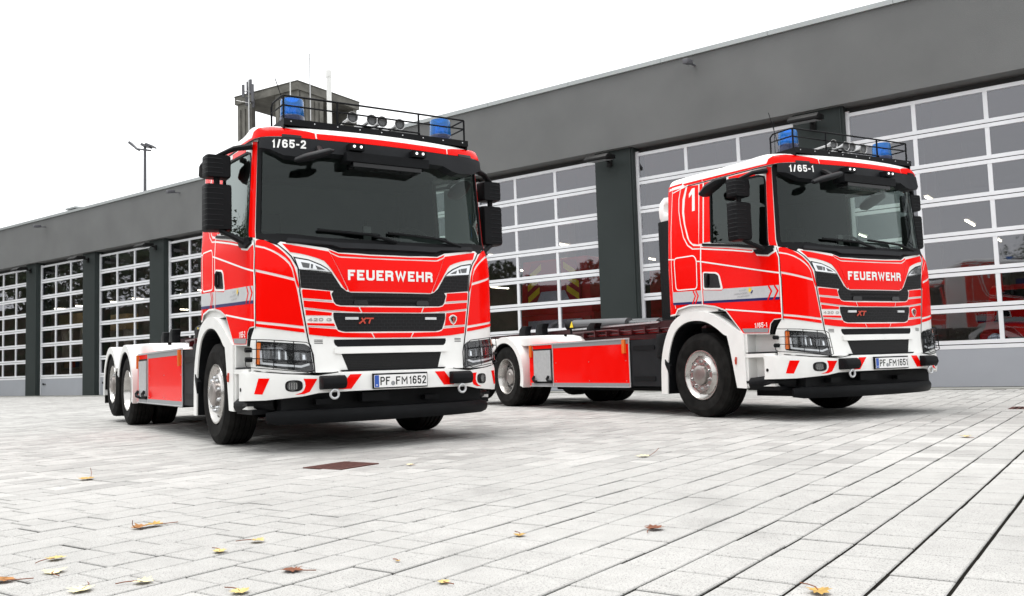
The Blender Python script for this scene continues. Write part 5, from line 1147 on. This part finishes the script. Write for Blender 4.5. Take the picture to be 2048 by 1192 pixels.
# ------------------------------------------------------------------ hose tower, mast, antennas behind the station
tc = Vector((-11.99, 50, 0)); tl = Vector((-16.26, 52.6, 0)); 
e1 = (tl - tc).normalized(); e2 = Vector((-e1.y, e1.x, 0)); e2 = e2 if e2.x > 0 else -e2
ang = math.atan2(e2.y, e2.x)   # local x along e2 (to the right), local y along e1 (to the left/back)
LA = (tl - tc).length; LB = 5.08
tw = thing('hose_tower', 'weathered concrete hose tower with an open top behind the station', 'tower', tc, ang)
bm = B(); box(bm, -.12, LB + .12, -.12, LA + .12, 16.9, 17.35); obj('roof_slab', bm, 'concrete', tw)
def wallpiece(nm, x0, x1, y0, y1, z0=0, z1=16.9, m='concrete'): bm = B(); box(bm, x0, x1, y0, y1, z0, z1); obj(nm, bm, m, tw)
wallpiece('corner_wall', 0, 2.1, 0, .3); wallpiece('corner_wall', 0, .3, .301, 1.8)
for x in (.15, .55, .95, 1.35, 1.72): wallpiece('wall_rib', x, x + .2, -.07, -.001, 0, 16.55)
for y in (.25, .65, 1.05, 1.45): wallpiece('wall_rib', -.07, -.001, y, y + .2, 0, 16.55)
wallpiece('right_wall', LB - .3, LB, 0, LA - .31); wallpiece('front_wall', 3.2, LB - .301, 1.5, 1.8, 0, 16.9, 'concrete_dark'); wallpiece('left_wall', 0, .3, 3.8, LA); wallpiece('back_wall', .31, LB, LA - .3, LA, 0, 11.5, 'concrete_dark')
wallpiece('parapet', 2.101, LB - .301, .0, .3, 0, 11.6, 'concrete_dark'); wallpiece('parapet', 0, .3, 1.801, 3.799, 0, 11.6, 'concrete_dark')
for y in (3.9, 4.3, 4.7): wallpiece('wall_rib', -.07, -.001, y, y + .2, 0, 16.55)
bm = B(); box(bm, -.14, LB + .14, -.14, LA + .14, 17.351, 17.42); obj('roof_edge', bm, 'concrete_dark', tw)
bm = lathe(B(), [(.14, 8), (.14, 17.35), (.165, 17.36), (.165, 17.75), (.11, 17.8), (0, 17.82)], 'z', (0, 0, 0), 16); p = obj('flue_pipe', bm, 'pipe_white', None, smooth=True); p.location = (-10.05, 49.4, 0)
tag(p, 'white flue pipe standing against the concrete tower', 'pipe')
def mastobj(name, label, pts, r, m, cat): bm = B(); tube(bm, pts, r, 6); o = obj(name, bm, m); return tag(o, label, cat)
mastobj('whip_antenna', 'thin pale whip antenna on the concrete tower', [(-12.38, 49.9, 15), (-12.38, 49.9, 18), (-12.4, 49.9, 19.9)], [.035, .03, .012], 'pipe_white', 'antenna')
an = thing('forked_antenna', 'thin metal antenna mast with a forked head on the tower', 'antenna', (-11.22, 49.8, 0))
bm = B(); tube(bm, [(0, 0, 15), (0, 0, 18.95)], .035, 6); obj('antenna_mast', bm, 'steel', an)
bm = B(); tube(bm, [(0, 0, 18.65), (-.25, -.1, 18.6), (-.25, -.1, 18.95)], .025, 6); obj('antenna_fork', bm, 'steel', an)
an = thing('panel_antenna', 'cluster of grey panel antennas on a pole at the tower edge', 'antenna', (-15.1, 51.0, 0))
bm = B(); tube(bm, [(0, 0, 13), (0, 0, 17.9)], .045, 8); tube(bm, [(-.7, 0, 17.35), (.1, 0, 17.2)], .012, 5); tube(bm, [(-.75, 0, 16.7), (.1, 0, 16.5)], .012, 5); obj('antenna_pole', bm, 'steel', an)
for k, (dx, dz, hh) in enumerate(((-.28, 17.2, .75), (.24, 17.1, 1.05), (.10, 17.5, .9), (-.10, 17.45, .8), (-.2, 16.7, .5), (.16, 16.6, .5))):
    bm = B(); box(bm, dx - .07, dx + .07, -.2 + .1 * k, -.1 + .1 * k, dz - hh / 2, dz + hh / 2); tube(bm, [(dx, -.15 + .1 * k, dz), (0, 0, dz)], .03, 5); obj('antenna_panel', bm, 'mast', an)
ms = thing('flood_light_mast', 'tall dark light mast with floodlights behind the station roof', 'light mast', (-20.8, 50, 0))
bm = B(); tube(bm, [(0, 0, 0), (0, 0, 13.9)], [.14, .08], 8); obj('mast_pole', bm, 'mast', ms, smooth=True)
bm = B(); tube(bm, [(-.55, 0, 13.75), (.35, 0, 13.6)], .05, 6); obj('mast_arm', bm, 'mast', ms)
for x, t in ((-.6, .35), (.1, -.1), (.35, -.1)):
    bm = B(); prism(bm, [(x - .28, 13.92 + t * .3), (x + .22, 13.72 - t * .3), (x + .22, 13.80 - t * .3), (x - .22, 14.05 + t * .3)], 'y', -.25, .25); obj('flood_head', bm, 'mast', ms)

# ------------------------------------------------------------------ fallen leaves
LEAVES = [(-1.74, 4.14, 'leaf_orange', .12, 'clump of crumpled orange brown leaves lying on the pale paving'), (-1.70, 4.18, 'leaf_tan', .11, 'tan leaf lying under the crumpled orange leaf'), (-1.08, 3.71, 'leaf_yellow', .09, 'curled yellow leaf with its stalk bent over, alone on a stone'), (-1.17, 3.51, 'leaf_yellow', .085, 'yellow leaf with one brown curled tip'), (-1.79, 3.48, 'leaf_yellow', .10, 'yellow leaf with a dark hole and folded edge'), (-1.68, 3.25, 'leaf_pale', .11, 'pale straw coloured leaf with ragged brown rim'),
 (-1.27, 3.04, 'leaf_pale', .09, 'pale cream leaf lying across a stone joint'), (-.80, 3.15, 'leaf_brown', .10, 'reddish brown oak like leaf flat on a stone'), (-1.80, 3.13, 'leaf_orange', .11, 'brown orange leaf on a long curved stalk'), (-.89, 2.86, 'leaf_yellow', .09, 'bright yellow leaf with a thin red stalk'), (-1.44, 2.95, 'leaf_pale', .11, 'long pale leaf with wavy edges'), (-.25, 2.91, 'leaf_yellow', .06, 'small olive yellow leaf folded like a roof'),
 (-2.96, 6.14, 'leaf_tan', .15, 'tan leaf with an upright stalk off the side of truck 1/65-2'), (.56, 3.70, 'leaf_brown', .11, 'brown curled leaf with a long trailing stalk'), (.0, 3.65, 'leaf_tan', .07, 'small light brown leaf beside a dark joint'), (.91, 6.47, 'leaf_pale', .13, 'pale leaf with a black upright stalk between the two trucks'), (3.59, 7.15, 'leaf_yellow', .13, 'yellow leaf lying beyond the front of truck 1/65-1'), (.87, 2.65, 'leaf_tan', .10, 'peach coloured crumpled leaf by a wide mossy joint'), (-.77, 6.40, 'leaf_pale', .08, 'tiny pale leaf beside the drain grate'), (-.44, 3.24, 'leaf_tan', .03, 'tiny brown leaf scrap on the paving')]
LOB = [(0, -.5), (.10, -.44), (.30, -.46), (.26, -.28), (.48, -.18), (.34, -.04), (.50, .14), (.28, .16), (.30, .36), (.12, .32), (0, .52), (-.12, .32), (-.28, .38), (-.27, .16), (-.5, .16), (-.35, -.03), (-.46, -.2), (-.25, -.27), (-.32, -.45), (-.10, -.43)]
for i, (x, y, m_, sz, lab) in enumerate(LEAVES):
    sz *= .76; rl = random.Random(i * 11 + 2); t = thing('fallen_leaf', lab, 'leaf', (x, y, .004), rl.random() * 6.28, 'fallen leaves on the paving')
    bm = B(); c = bm.verts.new((0, 0, .004)); fx, fy = rl.uniform(.5, 1.5), rl.uniform(-.6, .9); ring = []; mid = []
    for j, (a, b) in enumerate(LOB):
        a *= rl.uniform(.85, 1.12); b *= rl.uniform(.85, 1.12); z = (a * a * fx + b * b * fy * .7) * sz * .3 + rl.uniform(0, .05) * sz
        ring.append(bm.verts.new((a * sz, b * sz, max(z, 0) + .003))); mid.append(bm.verts.new((a * sz * .5, b * sz * .5, max(z * .3, 0) + .003 + rl.uniform(0, .02) * sz)))
    n = len(ring)
    for j in range(n): bm.faces.new((mid[j], ring[j], ring[(j + 1) % n], mid[(j + 1) % n])); bm.faces.new((c, mid[j], mid[(j + 1) % n]))
    obj('blade', bm, m_, t, smooth=True)
    bm = B(); tube(bm, [(0, -.1 * sz, .004), (0, -.5 * sz, .006), (.2 * sz, -.9 * sz, .3 * sz if i in (0, 12, 15) else .006), (.45 * sz, -1.2 * sz, .55 * sz if i in (0, 12, 15) else .005)], .0018, 4); obj('stalk', bm, 'leaf_brown', t)

# ------------------------------------------------------------------ out-of-view trees and hedges, added for the door reflections
def make_tree(h, seed):
    rt_ = random.Random(seed); t = bpy.data.objects.new('offscreen_tree', None); link(t)
    bm = B(); tube(bm, [(0, 0, -.1), (.1, 0, h * .25), (-.05, .1, h * .5), (.1, 0, h * .85)], [.32, .25, .17, .04], 8)
    ends = []
    for k in range(11):
        z = h * (.28 + .5 * k / 11); a = k * 2.4; L = h * (.30 - .16 * k / 11); e = (L * math.cos(a), L * math.sin(a), z + L * .55)
        tube(bm, [(0, 0, z), (e[0] * .5, e[1] * .5, z + L * .2), e], [.11, .07, .025], 6); ends.append(e)
    obj('trunk', bm, 'bark', t, smooth=True)
    V, F = [], []
    cl = [(0, 0, h * .85)] + ends + [(e[0] * .55, e[1] * .55, e[2] + .2) for e in ends]
    for (cx, cy, cz) in cl:
        r_ = h * rt_.uniform(.08, .13)
        for _ in range(150):
            d = Vector((rt_.gauss(0, 1), rt_.gauss(0, 1), rt_.gauss(0, .8))); d = d.normalized() * r_ * rt_.random() ** .4
            p = Vector((cx, cy, cz)) + d; u = Vector((rt_.gauss(0, 1), rt_.gauss(0, 1), rt_.gauss(0, 1))).normalized(); v_ = u.orthogonal().normalized(); s_ = rt_.uniform(.10, .2); b0 = len(V)
            V += [tuple(p - u * s_), tuple(p + v_ * s_ * .6), tuple(p + u * s_), tuple(p - v_ * s_ * .6)]; F.append((b0, b0 + 1, b0 + 2, b0 + 3))
    me = bpy.data.meshes.new('crown'); me.from_pydata(V, [], F); mesh_obj('crown', me, 'foliage', t)
    return t
ta, tb = make_tree(15, 5), make_tree(13, 9)
TREES = [(-44, 30, 1.0, 0), (-46, 35, 1.1, 1.3), (-43, 39.5, .95, 2.2), (-47, 44, 1.15, 4), (-45, 49, 1.0, 5.1), (-48, 54, 1.1, .6), (-52, 40, 1.25, 3)]
TREES += [(-34 + k * 6.5, -24 - (k * 37 % 7), .62 + .07 * (k * 5 % 4), k * 1.7) for k in range(11)]  # row added behind the camera to darken reflections in the lower panes
for i, (x, y, sc, rz) in enumerate(TREES):
    src = ta if i % 2 == 0 else tb; o = src if i < 2 else copy_tree(src)
    o.location = (x, y, 0); o.scale = (sc, sc, sc); o.rotation_euler = (0, 0, rz)
    if y > 0: tag(o, 'leafy tree added out of view beside the yard, mirrored in the far garage doors', 'tree', 'trees added out of view beside the yard')
    else: tag(o, 'leafy tree added out of view across the road, mirrored in the near garage doors', 'tree', 'trees added out of view across the road')
def hedge(p, q, h, wd, seed, label):  # unseen hedges, added so the glass reflects something dark
    rh = random.Random(seed); p, q = Vector(p), Vector(q); L = (q - p).length; u = (q - p).normalized(); n_ = Vector((-u.y, u.x, 0)); V, F = [], []
    hd = thing('hedge', label, 'hedge', p)
    for _ in range(int(L * h * 34)):
        a = rh.random() * L; z = rh.random() ** .8 * h * (.9 + .12 * math.sin(a * .9)); c = u * a + n_ * rh.uniform(-wd, wd) * .5 + Vector((0, 0, z))
        d = Vector((rh.gauss(0, 1), rh.gauss(0, 1), rh.gauss(0, 1))).normalized(); e = d.orthogonal().normalized(); s_ = rh.uniform(.16, .32); b0 = len(V)
        V += [tuple(c - d * s_), tuple(c + e * s_ * .7), tuple(c + d * s_), tuple(c - e * s_ * .7)]; F.append((b0, b0 + 1, b0 + 2, b0 + 3))
    me = bpy.data.meshes.new('foliage_mass'); me.from_pydata(V, [], F); mesh_obj('foliage_mass', me, 'foliage', hd)
    bm = B(); a = wd * .28
    vs_ = [bm.verts.new(u * t + n_ * k + Vector((0, 0, z))) for t in (.3, L - .3) for k, z in ((-a, 0), (a, 0), (a, h * .82), (-a, h * .82))]
    for f in ((0, 1, 2, 3), (7, 6, 5, 4), (0, 4, 5, 1), (1, 5, 6, 2), (2, 6, 7, 3), (3, 7, 4, 0)): bm.faces.new([vs_[i] for i in f])
    obj('branch_core', bm, 'bark', hd)
hedge((-42, 26, 0), (-46, 60, 0), 6.5, 2.2, 3, 'tall hedge added out of view, to darken reflections in the far garage doors')
hedge((-41, 20, 0), (-38, -22, 0), 8.0, 2.4, 6, 'very tall hedge added out of view, to darken reflections in the middle garage doors')
hedge((-36, -21, 0), (36, -25, 0), 6.5, 2.2, 4, 'long hedge added out of view, to darken reflections in the near garage doors')
